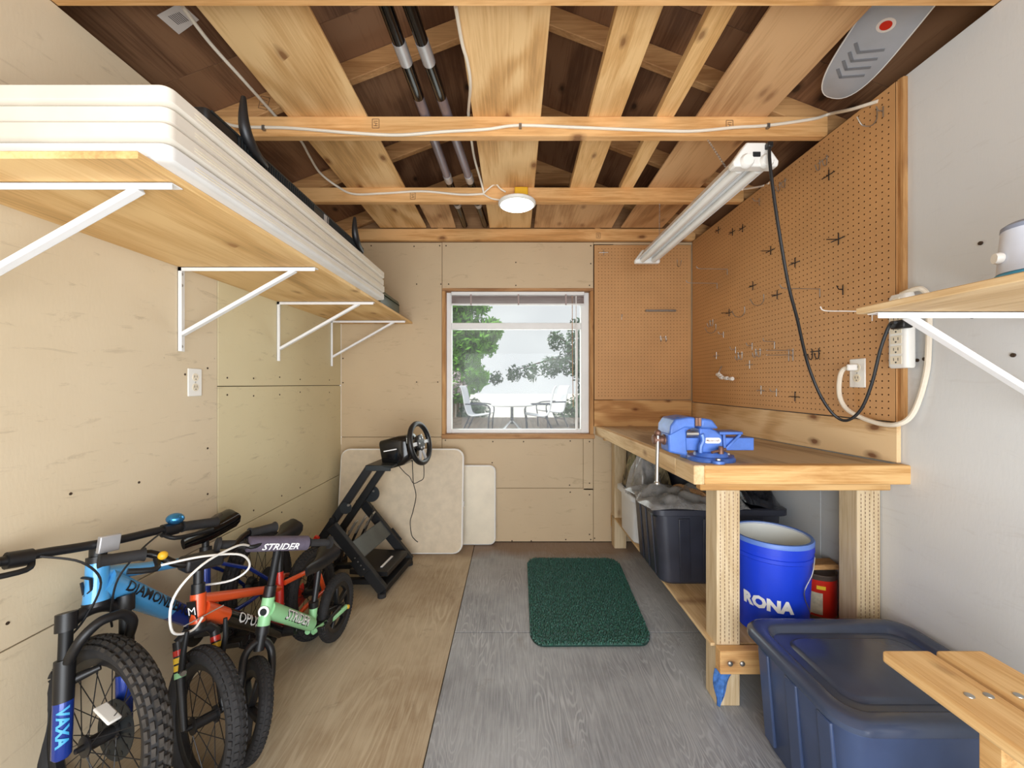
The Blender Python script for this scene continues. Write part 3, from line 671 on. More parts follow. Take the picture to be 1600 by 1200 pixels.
chain((.885, 1.80, 2.336), (.905, 1.67, 2.128), ''); chain((.905, 2.44, 2.336), (.91, 2.46, 2.128), '')
cd = cable([(sx + .040, Y0 - .035, 2.115), at(1203, 255, 1.45), at(1211, 320, 1.45), at(1222, 390, 1.46), at(1233, 450, 1.48), at(1246, 500, 1.52), at(1256, 545, 1.56), at(1266, 580, 1.58), at(1283, 620, 1.58), at(1303, 648, 1.57), at(1323, 657, 1.54), at(1345, 640, 1.50), at(1362, 600, 1.46), at(1376, 545, 1.42), at(1390, 508, 1.39), at(1399, 504, 1.36)], .0055, None, 'cable_black', name='power_cord', cat=None); attach(cd, so)
p = at(1408, 506, 1.375)
box('plug', (p.x - .012, 1.355, p.z - .016), (p.x + .024, 1.405, p.z + .013), M['black'], cd, .005, 2)
box('plug', (sx + .030, Y0 - .045, 2.105), (sx + .050, Y0 - .02, 2.126), M['black'], cd, .004, 2)

# ================================================================ LEFT SHELF AND ITS LOAD
SZ = 1.698
sh = thing('storage_shelf', 'long plywood shelf on white brackets along the left wall', 'shelf', (-1.05, 2, SZ))
box('board', (XL, .823, SZ), (-.775, YB, SZ + .016), M['ply_shelf'], sh, .002)
def bracket(y, root, wx, tipx, z, sgn):
    # sgn +1: wall at the left, arm runs +X
    t = MB().box((min(wx, wx + sgn * .003), y - .016, z - .335), (max(wx, wx + sgn * .003), y + .016, z)); t.box((min(wx, wx + sgn * .016), y - .016, z - .335), (max(wx, wx + sgn * .016), y - .013, z))
    w = t.build('wall_leg', M['white_metal'], root, bev=.001, seg=1)
    a = MB().box((min(wx, tipx), y - .016, z - .003), (max(wx, tipx), y + .016, z)).box((min(wx, tipx), y - .016, z - .016), (max(wx, tipx), y - .013, z)).build('arm', M['white_metal'], root, bev=.001, seg=1)
    s = MB().bar((wx + sgn * .006, y - .002, z - .268), (tipx - sgn * .085, y - .002, z - .010), .022, .014).build('brace', M['white_metal'], root, bev=.002)
    for zz in (z - .025, z - .07, z - .315): MB().lathe((wx + sgn * .002, y, zz), (sgn, 0, 0), [(0, .006), (.003, .006), (.005, .003)], 10).build('screw', M['zinc'], w, True)
    for xx in (tipx - sgn * .03, tipx - sgn * .30): MB().lathe((xx, y, z - .003), (0, 0, -1), [(0, .005), (.003, .005), (.005, .003)], 10).build('screw', M['zinc'], a, True)
for y in (.934, 1.600, 2.268, 2.936): bracket(y, sh, XL, -.785, SZ - .001, 1)
# stack of four folded tables
TZ = SZ + .016
for k, (lb) in enumerate(('bottom folding table in the stack on the left shelf', 'second folding table from the bottom of the shelf stack', 'third folding table from the bottom of the shelf stack', 'top folding table in the shelf stack, under the television')):
    z0 = TZ + k * .041; dx = (.0, .004, -.003, .002)[k]; dy = (0, -.006, .004, -.003)[k]
    cx, cy, hx, hy = (-1.318 - .738) / 2 + dx, (.855 + 2.312) / 2 + dy, (1.318 - .738) / 2, (2.312 - .855) / 2
    t = thing('folding_table', 'white ' + lb, 'table', (cx, cy, z0), 'folded white tables stacked on the left shelf')
    MB().loft([rrect(cx, cy, hx - .012, hy - .012, .018, z0), rrect(cx, cy, hx - .003, hy - .003, .02, z0 + .003), rrect(cx, cy, hx, hy, .02, z0 + .006), rrect(cx, cy, hx, hy, .02, z0 + .034), rrect(cx, cy, hx - .003, hy - .003, .02, z0 + .037), rrect(cx, cy, hx - .012, hy - .012, .02, z0 + .0405)]).build('table_panel', M['shelf_table' if k == 0 else 'table_cream'], t, True)
    MB().loft([rrect(cx, cy, hx + .0015, hy - .05, .03, z0 + .0135), rrect(cx, cy, hx + .0015, hy - .05, .03, z0 + .0155)]).build('rim_bead', M['ivory'], t, True)
    MB().loft([rrect(cx, cy, hx + .0015, hy - .05, .03, z0 + .0205), rrect(cx, cy, hx + .0015, hy - .05, .03, z0 + .0225)]).build('rim_bead', M['ivory'], t, True)
# television lying on the tables
TT = TZ + .164
tv = thing('television', 'black flat television lying on the stacked tables, feet sticking up', 'television', (-1.0, 1.5, TT))
MB().loft([rrect(-1.036, 1.51, .278, .52, .01, TT), rrect(-1.036, 1.51, .280, .523, .012, TT + .004), rrect(-1.036, 1.51, .280, .523, .012, TT + .040), rrect(-1.036, 1.51, .274, .515, .02, TT + .046), rrect(-1.036, 1.51, .235, .47, .04, TT + .062)]).build('cabinet', M['black'], tv, True)
box('bezel', (-.756, 1.0, TT + .036), (-.753, 2.02, TT + .041), M['grey_metal'], tv)
rv = MB()
for k in range(70):
    y = 1.10 + k * .0125
    if 1.52 < y < 1.62: continue
    rv.bar((-.7545, y, TT + .008), (-.7545, y, TT + .034), .0055, .003, (0, 1, 0))
stuff(rv.build('vent_ribs', M['grey_metal'], tv))
box('maker_plate', (-.756, 1.60, TT + .006), (-.7535, 1.64, TT + .038), M['silver_tape'], tv)
for y, s in ((1.135, 1), (1.915, .95)):
    MB().tube(spline([(-.745, y - .03, TT + .150 * s), (-.745, y - .03, TT + .09), (-.745, y - .016, TT + .05), (-.745, y + .02, TT + .026), (-.745, y + .075, TT + .014)], 6), [.006 + .010 * math.sin(math.pi * min(1, i / 24)) for i in range(25)], 10).build('foot', M['black'], tv, True)
gcz = SZ + .016
gc = thing('storage_case', 'dark green plastic case at the far end of the left shelf', 'case', (-1.02, 2.66, gcz))
MB().loft([rrect(-1.02, 2.66, .195, .21, .03, gcz), rrect(-1.02, 2.66, .21, .23, .035, gcz + .02), rrect(-1.02, 2.66, .21, .23, .035, gcz + .075), rrect(-1.02, 2.66, .205, .225, .03, gcz + .08)]).build('body', M['green_case'], gc, True)
MB().loft([rrect(-1.02, 2.66, .212, .232, .035, gcz + .082), rrect(-1.02, 2.66, .205, .225, .035, gcz + .105), rrect(-1.02, 2.66, .17, .19, .04, gcz + .118)]).build('lid', M['green_case'], gc, True)
# outlet on the left wall
def outlet(name, label, X, y, z, sgn):
    t = thing(name, label, 'outlet', (X, y, z))
    box('cover_plate', (min(X, X + sgn * .006), y - .036, z - .058), (max(X, X + sgn * .006), y + .036, z + .058), M['white_plastic'], t, .003, 2)
    for dz in (-.021, .021):
        r = MB().lathe((X + sgn * .006, y, z + dz), (sgn, 0, 0), [(0, .0165), (.002, .0160)], 20).build('receptacle', M['ivory'], t)
        for dy in (-.006, .006): box('slot', (min(X + sgn * .008, X + sgn * .0086), y + dy - .001, z + dz - .001), (max(X + sgn * .008, X + sgn * .0086), y + dy + .001, z + dz + .008), M['black'], r)
        MB().lathe((X + sgn * .008, y, z + dz - .008), (sgn, 0, 0), [(0, .0025), (.0006, .0025)], 8).build('slot', M['black'], r)
    MB().lathe((X + sgn * .006, y, z), (sgn, 0, 0), [(0, .003), (.001, .003)], 8).build('screw', M['zinc'], t)
    return t
outlet('wall_outlet', 'white duplex outlet on the left wall below the shelf', XL, 1.666, 1.238, 1)
# ================================================================ PEGBOARDS
from mathutils import noise as mnoise
PF = 1.395
def pegboard(label, fn, u0, u1, v0, v1, loc):
    """fn(u, v, w): u along the wall, v up, w depth into the wall"""
    t = thing('pegboard', label, 'pegboard', loc)
    P = .0254; nu = int((u1 - u0 - .02) / P); nv = int((v1 - v0 - .02) / P); mu = (u1 - u0 - nu * P) / 2; mv = (v1 - v0 - nv * P) / 2
    vs = []; fs = []; r = .0031
    sq = [(1, 0), (1, 1), (0, 1), (-1, 1), (-1, 0), (-1, -1), (0, -1), (1, -1)]
    for i in range(nu):
        for j in range(nv):
            cu = u0 + mu + (i + .5) * P; cv = v0 + mv + (j + .5) * P; k = len(vs)
            for q in range(8):
                vs.append(fn(cu + sq[q][0] * P / 2, cv + sq[q][1] * P / 2, 0))
            for q in range(8):
                a = q * math.pi / 4; vs.append(fn(cu + r * math.cos(a), cv + r * math.sin(a), 0))
            for q in range(8): fs.append((k + q, k + (q + 1) % 8, k + 8 + (q + 1) % 8, k + 8 + q))
    a0, a1, b0, b1 = u0 + mu, u1 - mu, v0 + mv, v1 - mv
    for ua, ub, va, vb in ((u0, a0, v0, v1), (a1, u1, v0, v1), (a0, a1, v0, b0), (a0, a1, b1, v1)):
        k = len(vs); vs += [fn(ua, va, 0), fn(ub, va, 0), fn(ub, vb, 0), fn(ua, vb, 0)]; fs.append((k, k + 1, k + 2, k + 3))
    me = bpy.data.meshes.new('perforated_panel'); me.from_pydata([tuple(p) for p in vs], [], fs); me.materials.append(M['peg'])
    o = bpy.data.objects.new('perforated_panel', me); C.objects.link(o); attach(o, t)
    def bx(nm, ua, va, wa, ub, vb, wb_, m):
        p, q = Vector(fn(ua, va, wa)), Vector(fn(ub, vb, wb_)); return box(nm, tuple(min(a, b) for a, b in zip(p, q)), tuple(max(a, b) for a, b in zip(p, q)), M[m], t)
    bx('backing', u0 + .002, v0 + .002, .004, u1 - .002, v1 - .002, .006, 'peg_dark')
    for e in ((u0, v0, 0, u0 + .002, v1, .006), (u1 - .002, v0, 0, u1, v1, .006), (u0, v0, 0, u1, v0 + .002, .006), (u0, v1 - .002, 0, u1, v1, .006)): bx('edge', *e, 'peg')
    return t
pr = pegboard('large brown pegboard covering the right wall above the workbench', lambda u, v, w: (PF + w, u, v), 1.446, 3.078, 1.092, 2.332, (PF, 2.2, 1.09))
box('furring_strip', (PF + .0065, 1.432, 1.09), (XR, 1.478, 2.336), M['strip_z'], pr, .001)
box('edge_strip', (PF + .001, 1.419, 1.10), (XR, 1.431, 2.33), M['strip_z'], pr, .001)
pegboard('smaller brown pegboard on the back wall beside the window', lambda u, v, w: (u, YB - .008 + w, v), .638, 1.393, 1.108, 2.312, (1.0, YB, 1.1))
# steel hooks left in the holes
def hook(pt, kind, label, L=.03, mat='steel', back=False):
    p = Vector(pt); o = Vector((0, -1, 0)) if back else Vector((-1, 0, 0)); z = Vector((0, 0, 1)); s = Vector((1, 0, 0)) if back else Vector((0, 1, 0))
    p = p + o * .003; mb = MB(); r = .0021
    if kind == 'peg':
        mb.tube([p - z * .024, p + z * .016], r, 6); mb.tube(spline([p, p + o * L * .8, p + o * L + z * .004, p + o * (L + .006) + z * .016], 3), r, 6)
    elif kind == 'cross':
        mb.tube([p - z * .022, p + z * .026], r, 6); mb.tube([p - s * .034 + o * .002, p + s * .034 + o * .004], r, 6); mb.tube([p, p + o * L], r, 6)
    elif kind == 'long':
        mb.tube([p - z * .026, p + z * .012], r, 6); mb.tube(spline([p + z * .01, p + o * L * .5 + z * .012, p + o * L * .92 + z * .014, p + o * L + z * .03], 4), r, 6)
    elif kind == 'jay':
        mb.tube(spline([p + z * .03, p - z * .005, p + o * .02 - z * .03, p + o * .055 - z * .028, p + o * .075 + z * .004], 4), r, 6)
    elif kind == 'pair':
        for q in (-.02, .02): mb.tube(spline([p + s * q + z * .012, p + s * q - z * .03, p + s * q + o * .012 - z * .034, p + s * q + o * .02 - z * .01], 3), r, 6)
        mb.tube([p - s * .03, p + s * .03], r, 6)
    elif kind == 'rack':
        for q in (-.012, .012): mb.tube(spline([p + z * q, p + z * q + o * L * .6 , p + z * q + o * L], 3), r, 6)
        mb.tube([p - z * .04, p + z * .02], r, 6); mb.tube([p - z * .04 + s * .03, p + z * .02 + s * .03], r, 6)
    ob = mb.build('pegboard_hook', M[mat], None, True); return tag(ob, label, 'hook', 'hooks left in the pegboards')
HK = [(1123, 360, 'cross', .02, 'black', 'small dark hook high on the right pegboard, nearest the corner below the rafters'),
      (1145, 363, 'cross', .02, 'black', 'dark hook high on the right pegboard, second from the corner'),
      (1161, 357, 'cross', .02, 'black', 'dark hook high on the right pegboard, third from the corner'),
      (1205, 392, 'cross', .05, 'black', 'dark cross hook left of the black cord, upper right pegboard'),
      (1243, 411, 'cross', .02, 'black', 'dark cross hook just right of the black cord, upper pegboard'),
      (1311, 374, 'cross', .05, 'black', 'dark cross hook at upper right of the right pegboard'),
      (1177, 447, 'cross', .02, 'black', 'small dark cross hook above the large curved hook'),
      (1137, 423, 'long', .20, 'steel', 'long wire hook near the corner, upper one of two'),
      (1121, 445, 'long', .21, 'steel', 'long wire hook near the corner, lower one of two'),
      (1194, 468, 'jay', .05, 'steel', 'large curved steel hook left of the black cord'),
      (1215, 461, 'cross', .03, 'black', 'dark cross hook beside the black cord at mid height'),
      (1282, 455, 'long', .18, 'steel', 'long straight wire hook crossing behind the black cord'),
      (1140, 489, 'cross', .05, 'black', 'dark cross hook in the upper cluster near the corner'),
      (1112, 502, 'pair', .03, 'steel', 'double wire hook in the lower left cluster near the corner'),
      (1164, 487, 'jay', .03, 'steel', 'small curved wire hook right of the upper cluster'),
      (1119, 513, 'jay', .03, 'steel', 'small curved wire hook under the double wire hook'),
      (1131, 522, 'peg', .03, 'steel', 'plain wire hook between corner cluster and white socket rail'),
      (1150, 546, 'peg', .03, 'steel', 'plain wire hook left of the long parallel rods'),
      (1157, 553, 'pair', .03, 'steel', 'double wire hook just left of the parallel rods'),
      (1176, 540, 'peg', .03, 'steel', 'plain wire hook just above the parallel rods, left end'),
      (1185, 548, 'pair', .03, 'steel', 'double wire hook touching the parallel rods'),
      (1120, 556, 'cross', .02, 'steel', 'steel cross hook above the white socket rail'),
      (1172, 570, 'cross', .02, 'steel', 'steel cross hook below the parallel rods'),
      (1211, 537, 'long', .06, 'steel', 'short wire hook above the right end of the parallel rods'),
      (1240, 551, 'rack', .13, 'steel', 'pair of long parallel rods standing out from the pegboard'),
      (1275, 549, 'pair', .02, 'black', 'dark double cross hook left of the outlet'),
      (1190, 610, 'cross', .02, 'steel', 'steel cross hook low on the pegboard above the vise'),
      (1214, 612, 'peg', .03, 'steel', 'low wire hook right of the steel cross hook'),
      (1243, 620, 'cross', .01, 'black', 'short dark stick hook low on the pegboard'),
      (1371, 184, 'jay', .05, 'steel', 'curved wire hook at the very top of the right pegboard'),
      (1381, 173, 'peg', .02, 'steel', 'straight wire hook at the very top corner of the right pegboard'),
      (1287, 250, 'pair', .04, 'steel', 'tangled wire hook near the sloping top edge, right one'),
      (1296, 274, 'cross', .01, 'black', 'dark stick hook under the tangled wire hook'),
      (1223, 285, 'pair', .03, 'steel', 'tangled wire hook near the sloping top edge, middle one'),
      (1187, 314, 'peg', .03, 'steel', 'wire hook near the top edge close to the shop light'),
      (1318, 452, 'peg', .02, 'black', 'dark bent hook with a stain around it'),
      (1364, 491, 'long', .20, 'white_plastic', 'long white coated hook beside the right shelf tip')]
for x, y, k, L, m, lb in HK: hook(onX(x, y, PF), k, lb, L, m)
for x, y, k, L, m, lb in [(943, 395, 'cross', .02, 'steel', 'small hook at the top left of the back pegboard'), (971, 495, 'peg', .02, 'steel', 'tiny wire hook in the left half of the back pegboard'),
                          (1036, 527, 'pair', .03, 'steel', 'double wire hook at mid height of the back pegboard'), (1058, 412, 'jay', .04, 'steel', 'curved wire hook on the back pegboard near the corner')]:
    hook(at(x, y, YB - .008), k, lb, L, m, True)
p = at(1008, 486, YB - .012); q = at(1055, 486, YB - .012)
o = MB().box((p.x, YB - .030, p.z - .006), (q.x, YB - .011, p.z + .008)); 
for k in range(6): o.cyl((p.x + .02 + k * .038, YB - .05, p.z), (p.x + .02 + k * .038, YB - .03, p.z), .002, n=6)
tag(o.build('tool_bar', M['zinc']), 'short grey steel tool bar on the back pegboard', 'tool rack')
# rail of white sockets
p = onX(1130, 578, PF); t = thing('socket_rail', 'curved rail of small white sockets on the right pegboard', 'rail', tuple(p))
pts = [onX(1129, 572, PF) + Vector((-.006, 0, 0)), onX(1127, 585, PF) + Vector((-.02, 0, 0)), onX(1135, 590, PF) + Vector((-.03, 0, 0)), onX(1152, 592, PF) + Vector((-.03, 0, 0))]
MB().tube(spline(pts, 4), .003, 6).build('wire', M['steel'], t, True)
for k in range(5):
    c = pts[1].lerp(pts[2], min(1, k / 2)) if k < 3 else pts[2].lerp(pts[3], (k - 2) / 2.2)
    MB().cyl(c + Vector((0, -.012, 0)), c + Vector((0, .012, 0)), .012, n=10).build('socket', M['white_plastic'], t, True)

# outlet, power strip and cords on the right
ot = outlet('wall_outlet', 'white duplex outlet on the pegboard with a white plug in it', PF, 1.603, 1.275, -1)
pst = thing('power_strip', 'white power strip hung upright at the pegboard edge', 'power strip', (PF, 1.405, 1.29))
MB().loft([rrect(1.378, 1.405, .017, .0335, .014, 1.287), rrect(1.376, 1.405, .020, .036, .014, 1.294), rrect(1.376, 1.405, .020, .036, .014, 1.535), rrect(1.378, 1.405, .016, .032, .012, 1.548)]).build('body', M['white_plastic'], pst, True)
for k in range(6):
    z = 1.315 + k * .036
    r = box('receptacle', (1.3545, 1.385, z - .014), (1.3565, 1.425, z + .014), M['ivory'], pst)
    for dy in (-.008, .008): box('slot', (1.354, 1.405 + dy - .001, z - .002), (1.3545, 1.405 + dy + .001, z + .008), M['black'], r)
    MB().lathe((1.3545, 1.405, z - .008), (-1, 0, 0), [(0, .003), (.0005, .003)], 8).build('slot', M['black'], r)
box('rocker_switch', (1.352, 1.393, 1.522), (1.357, 1.417, 1.534), M['ivory'], pst)
wc = cable([onX(1330, 575, 1.372), onX(1318, 577, 1.365), onX(1312, 592, 1.36), onX(1312, 618, 1.36), onX(1322, 638, 1.365), onX(1345, 652, 1.37), onX(1375, 662, 1.37), onX(1402, 663, 1.37), onX(1422, 652, 1.385), onX(1436, 625, 1.395), onX(1448, 580, 1.40), onX(1451, 540, 1.40), onX(1452, 495, 1.40), onX(1452, 468, 1.40), onX(1444, 454, 1.395), onX(1432, 451, 1.385), Vector((1.378, 1.41, 1.548))], .0085, None, name='power_cord', cat=None); attach(wc, pst)
pp = onX(1334, 574, 1.372); MB().bar(pp + Vector((-.012, .02, 0)), Vector((PF - .008, 1.60, 1.298)), .026, .026).build('plug', M['white_plastic'], wc, bev=.004)

# pine boards behind the bench
o = MB().prism([(PF - .002, 1.44, .945), (PF - .002, 3.08, .903), (PF - .002, 3.08, 1.089), (PF - .002, 1.44, 1.089)], (.016, 0, 0)).build('backsplash_board', M['splash_y'], bev=.002, seg=1); tag(o, 'long pale plywood board behind the bench on the right wall', 'board')
o = box('backsplash_board', (.637, YB - .018, .90), (1.392, YB - .002, 1.105), M['splash_x'], None, .002); tag(o, 'knotty golden board behind the bench on the back wall', 'board')

# right shelf
rs = thing('wall_shelf', 'short wooden shelf on a white bracket at the right wall', 'shelf', (1.15, .6, 1.41))
box('board', (.889, -.1, 1.411), (XR - .001, 1.03, 1.427), M['bench_goldy'], rs, .002)
bracket(1.0, rs, XR, .906, 1.410, -1); bracket(.15, rs, XR, .906, 1.410, -1)
cn = thing('canister', 'white canister with blue base on the right shelf', 'canister', (1.035, .78, 1.427))
MB().lathe((1.035, .78, 1.427), (0, 0, 1), [(0, .058), (.003, .060), (.024, .058), (.026, .054)], 28).build('base', M['turq'], cn, True)
MB().lathe((1.035, .78, 1.453), (0, 0, 1), [(0, .056), (.05, .053), (.085, .050)], 28).build('body', M['canister'], cn, True)
MB().lathe((1.035, .78, 1.538), (0, 0, 1), [(0, .051), (.008, .050), (.014, .042), (.016, .02)], 28).build('lid', M['lid_grey'], cn, True)
MB().lathe((.985, .80, 1.484), (-1, .4, 0), [(0, .010), (.006, .012), (.012, .010)], 14).build('knob', M['white_plastic'], cn, True)

# ================================================================ WORKBENCH
def bz(y): return .942 - (y - 1.41) * .0219
wk = thing('workbench', 'plywood topped workbench of heavy lumber along the right wall', 'workbench', (1.05, 2.2, 0))
def slab(nm, x0, x1, y0, y1, dt, th, m, bev=.003):
    MB().prism([(x0, y0, bz(y0) - dt - th), (x0, y1, bz(y1) - dt - th), (x0, y1, bz(y1) - dt), (x0, y0, bz(y0) - dt)], (x1 - x0, 0, 0)).build(nm, M[m], wk, bev=bev, seg=1)
slab('table_top', .684, XR - .019, 1.449, 3.080, .001, .018, 'bench_top')
slab('fascia_board', .645, .683, 1.410, 1.571, 0, .068, 'bench_goldy'); slab('fascia_board', .645, .683, 1.573, 3.080, 0, .068, 'bench_goldy')
box('fascia_board', (.6835, 1.410, bz(1.41) - .068), (XR + .004, 1.448, bz(1.41)), M['bench_gold'], wk, .003)
box('apron', (.70, 1.478, .835), (XR - .004, 1.516, .876), M['bench_gold'], wk, .003)
box('apron', (.70, 3.02, .80), (XR - .004, 3.058, .86), M['bench_gold'], wk, .003)
for x0, y0 in ((.783, 1.521), (1.320, 1.521), (.766, 2.975), (1.320, 2.975)): box('leg', (x0, y0, 0), (x0 + .089, y0 + .089, .836 if y0 < 2 else .80), M['bench_pale'], wk, .004, 2)
box('cross_rail', (.783, 1.611, .80), (1.409, 1.649, .86), M['bench_gold'], wk, .003)
box('lower_shelf', (.766, 1.535, .220), (XR - .003, 3.085, .232), M['bench_goldy'], wk, .002)
st_ = box('stretcher', (.776, 1.482, .148), (XR - .004, 1.520, .236), M['splash_x'], wk, .003)
box('stretcher', (.766, 3.05, .13), (XR - .004, 3.088, .219), M['bench_gold'], wk, .003)
for x in (.812, .857): MB().lathe((x, 1.482, .19), (0, -1, 0), [(0, .010), (.003, .0095), (.006, .006), (.007, .002)], 14).build('bolt', M['zinc'], st_, True)
# incising marks on the treated posts
for x0 in (.783, 1.320):
    im = MB()
    for i in range(5):
        for j in range(38):
            xx = x0 + .012 + i * .0165; zz = .24 + j * .0152 + (i % 2) * .0076
            im.box((xx, 1.5203, zz), (xx + .0022, 1.5208, zz + .009))
    stuff(im.build('incising_marks', M['rust'], wk))
# blue rag hanging at the front post
rg = MB(); pts = []
base = Vector((.778, 1.516, 0)); N = 8; ring = []
def rag_pt(u, v): return (.770 + .10 * u * (1 - v * .85) - .01 * math.sin(v * 5), 1.5165 - .006 * math.sin(u * 9 + v * 4) - .007, .152 - .145 * v + .02 * u * u)
g0 = [[rag_pt(i / N, j / N) for i in range(N + 1)] for j in range(N + 1)]
vs = [p for r in g0 for p in r] + [(p[0], p[1] + .003, p[2]) for r in g0 for p in r]; K = (N + 1) ** 2; fs = []
for j in range(N):
    for i in range(N):
        a = j * (N + 1) + i; fs += [(a, a + 1, a + N + 2, a + N + 1), (K + a + N + 1, K + a + N + 2, K + a + 1, K + a)]
rg.add(vs, fs); tag(rg.build('rag', M['rag'], None, True), 'scrap of blue cloth hanging on the front bench post', 'rag')

# ---- bench vise
vz = bz(1.54); vb = thing('bench_vise', 'blue bench vise bolted to the front corner of the workbench', 'vise', (.765, 1.535, vz)); vx, vy = .765, 1.535
def vp(nm, mb, m='vise_blue', bev=.003, smooth=False): return mb.build(nm, M[m], vb, smooth, bev=bev)
bs = MB().lathe((vx, vy, vz), (0, 0, 1), [(0, .086), (.010, .086), (.016, .080), (.018, .062), (.030, .058), (.034, .052)], 32).build('base', M['vise_blue'], vb, True)
for a in (20, 140, 260):
    c, s_ = math.cos(math.radians(a)), math.sin(math.radians(a)); MB().lathe((vx + c * .088, vy + s_ * .088, vz), (0, 0, 1), [(0, .024), (.012, .023), (.014, .02)], 16).build('lug', M['vise_blue'], bs, True)
    MB().lathe((vx + c * .090, vy + s_ * .090, vz + .0145), (0, 0, 1), [(0, .009), (.006, .009)], 6).build('bolt', M['zinc'], bs)
# fixed body, profile in XZ
Y0v, Y1v = vy - .042, vy + .042
vp('body', MB().prism([(.712, Y0v, vz + .034), (.715, Y0v, vz + .075), (.703, Y0v, vz + .098), (.703, Y0v, vz + .128), (.742, Y0v, vz + .128), (.765, Y0v, vz + .118), (.790, Y0v, vz + .098), (.795, Y0v, vz + .034)], (0, .084, 0)), bev=.006)
vp('web', MB().tube(spline([(.705, Y0v - .004, vz + .036), (.706, Y0v - .006, vz + .060), (.714, Y0v - .006, vz + .082), (.710, Y0v - .004, vz + .104)], 5), .009, 8), bev=0, smooth=True)
vp('top_head', MB().prism([(.700, Y0v - .02, vz + .126), (.700, Y0v - .02, vz + .166), (.742, Y0v - .02, vz + .160), (.768, Y0v - .02, vz + .126)], (0, .124, 0)), bev=.008)
vp('anvil', MB().prism([(.782, Y0v + .006, vz + .100), (.782, Y0v + .006, vz + .112), (.870, Y0v + .006, vz + .112), (.872, Y0v + .006, vz + .101)], (0, .072, 0)))
vp('strut', MB().bar((.862, Y0v + .012, vz + .102), (.806, Y0v + .012, vz + .045), .010, .012, (0, 1, 0)).bar((.800, Y0v + .012, vz + .102), (.802, Y0v + .012, vz + .045), .010, .012, (0, 1, 0)), bev=.002)
vp('slide_beam', MB().box((.60, vy - .026, vz + .040), (.918, vy + .026, vz + .088)), bev=.003)
# moving jaw
vp('moving_jaw', MB().prism([(.588, Y0v, vz + .036), (.588, Y0v, vz + .090), (.586, Y0v - .0, vz + .128), (.600, Y0v, vz + .155), (.622, Y0v, vz + .168), (.680, Y0v, vz + .168), (.680, Y0v, vz + .125), (.655, Y0v, vz + .116), (.660, Y0v, vz + .020), (.64, Y0v, vz + .024)], (0, .084, 0)), bev=.007)
vp('jaw_cheek', MB().prism([(.584, Y0v - .022, vz + .100), (.586, Y0v - .022, vz + .135), (.604, Y0v - .022, vz + .162), (.655, Y0v - .022, vz + .170), (.678, Y0v - .022, vz + .168), (.678, Y0v - .022, vz + .128), (.640, Y0v - .022, vz + .130)], (0, .128, 0)), bev=.006)
vp('jaw_plate', MB().box((.6785, Y0v - .021, vz + .136), (.689, Y1v + .021, vz + .167)), 'rust', .001); vp('jaw_plate', MB().box((.690, Y0v - .021, vz + .136), (.7005, Y1v + .021, vz + .167)), 'rust', .001)
vp('screw', MB().cyl((.655, vy - .034, vz + .105), (.700, vy - .034, vz + .105), .011, n=14), 'steel', 0, True)
hd = vp('spindle_head', MB().lathe((.590, vy, vz + .078), (-1, 0, 0), [(0, .020), (.008, .020), (.010, .015), (.022, .015), (.026, .019), (.044, .019), (.048, .014)], 20), 'rust', 0, True)
MB().cyl((.554, vy - .012, vz - .085), (.558, vy - .012, vz + .105), .0065, n=12).build('handle_bar', M['steel'], hd, True)
MB().sphere((.558, vy - .012, vz + .105), .0125).build('handle_end', M['rust'], hd, True); MB().sphere((.554, vy - .012, vz - .088), .0105).build('handle_end', M['steel'], hd, True)
lv = vp('lock_lever', MB().cyl((.735, Y0v - .028, vz + .040), (.795, Y0v - .012, vz + .050), .005, n=10), 'rust', 0, True); MB().lathe((.772, Y0v - .022, vz + .034), (0, 0, 1), [(0, .010), (.024, .009), (.028, .006)], 12).build('lock_nut', M['rust'], lv, True)
def oval(cx, cz, hx, hz, y): return [(cx + (hx - hz) * (1 if math.cos(a) > 0 else -1) + hz * math.cos(a), y, cz + hz * math.sin(a)) for a in [2 * math.pi * (k + .5) / 20 for k in range(20)]]
pl_ = vp('name_plate', MB().prism(oval(.752, vz + .080, .031, .0105, Y0v - .0015), (0, .002, 0)), 'white_ink', 0)
letters('Mastercraft', .0105, lambda x, y: Vector((.752 + x, Y0v - .002, vz + .080 + y)), M['rust'], pl_, .0002, .2)

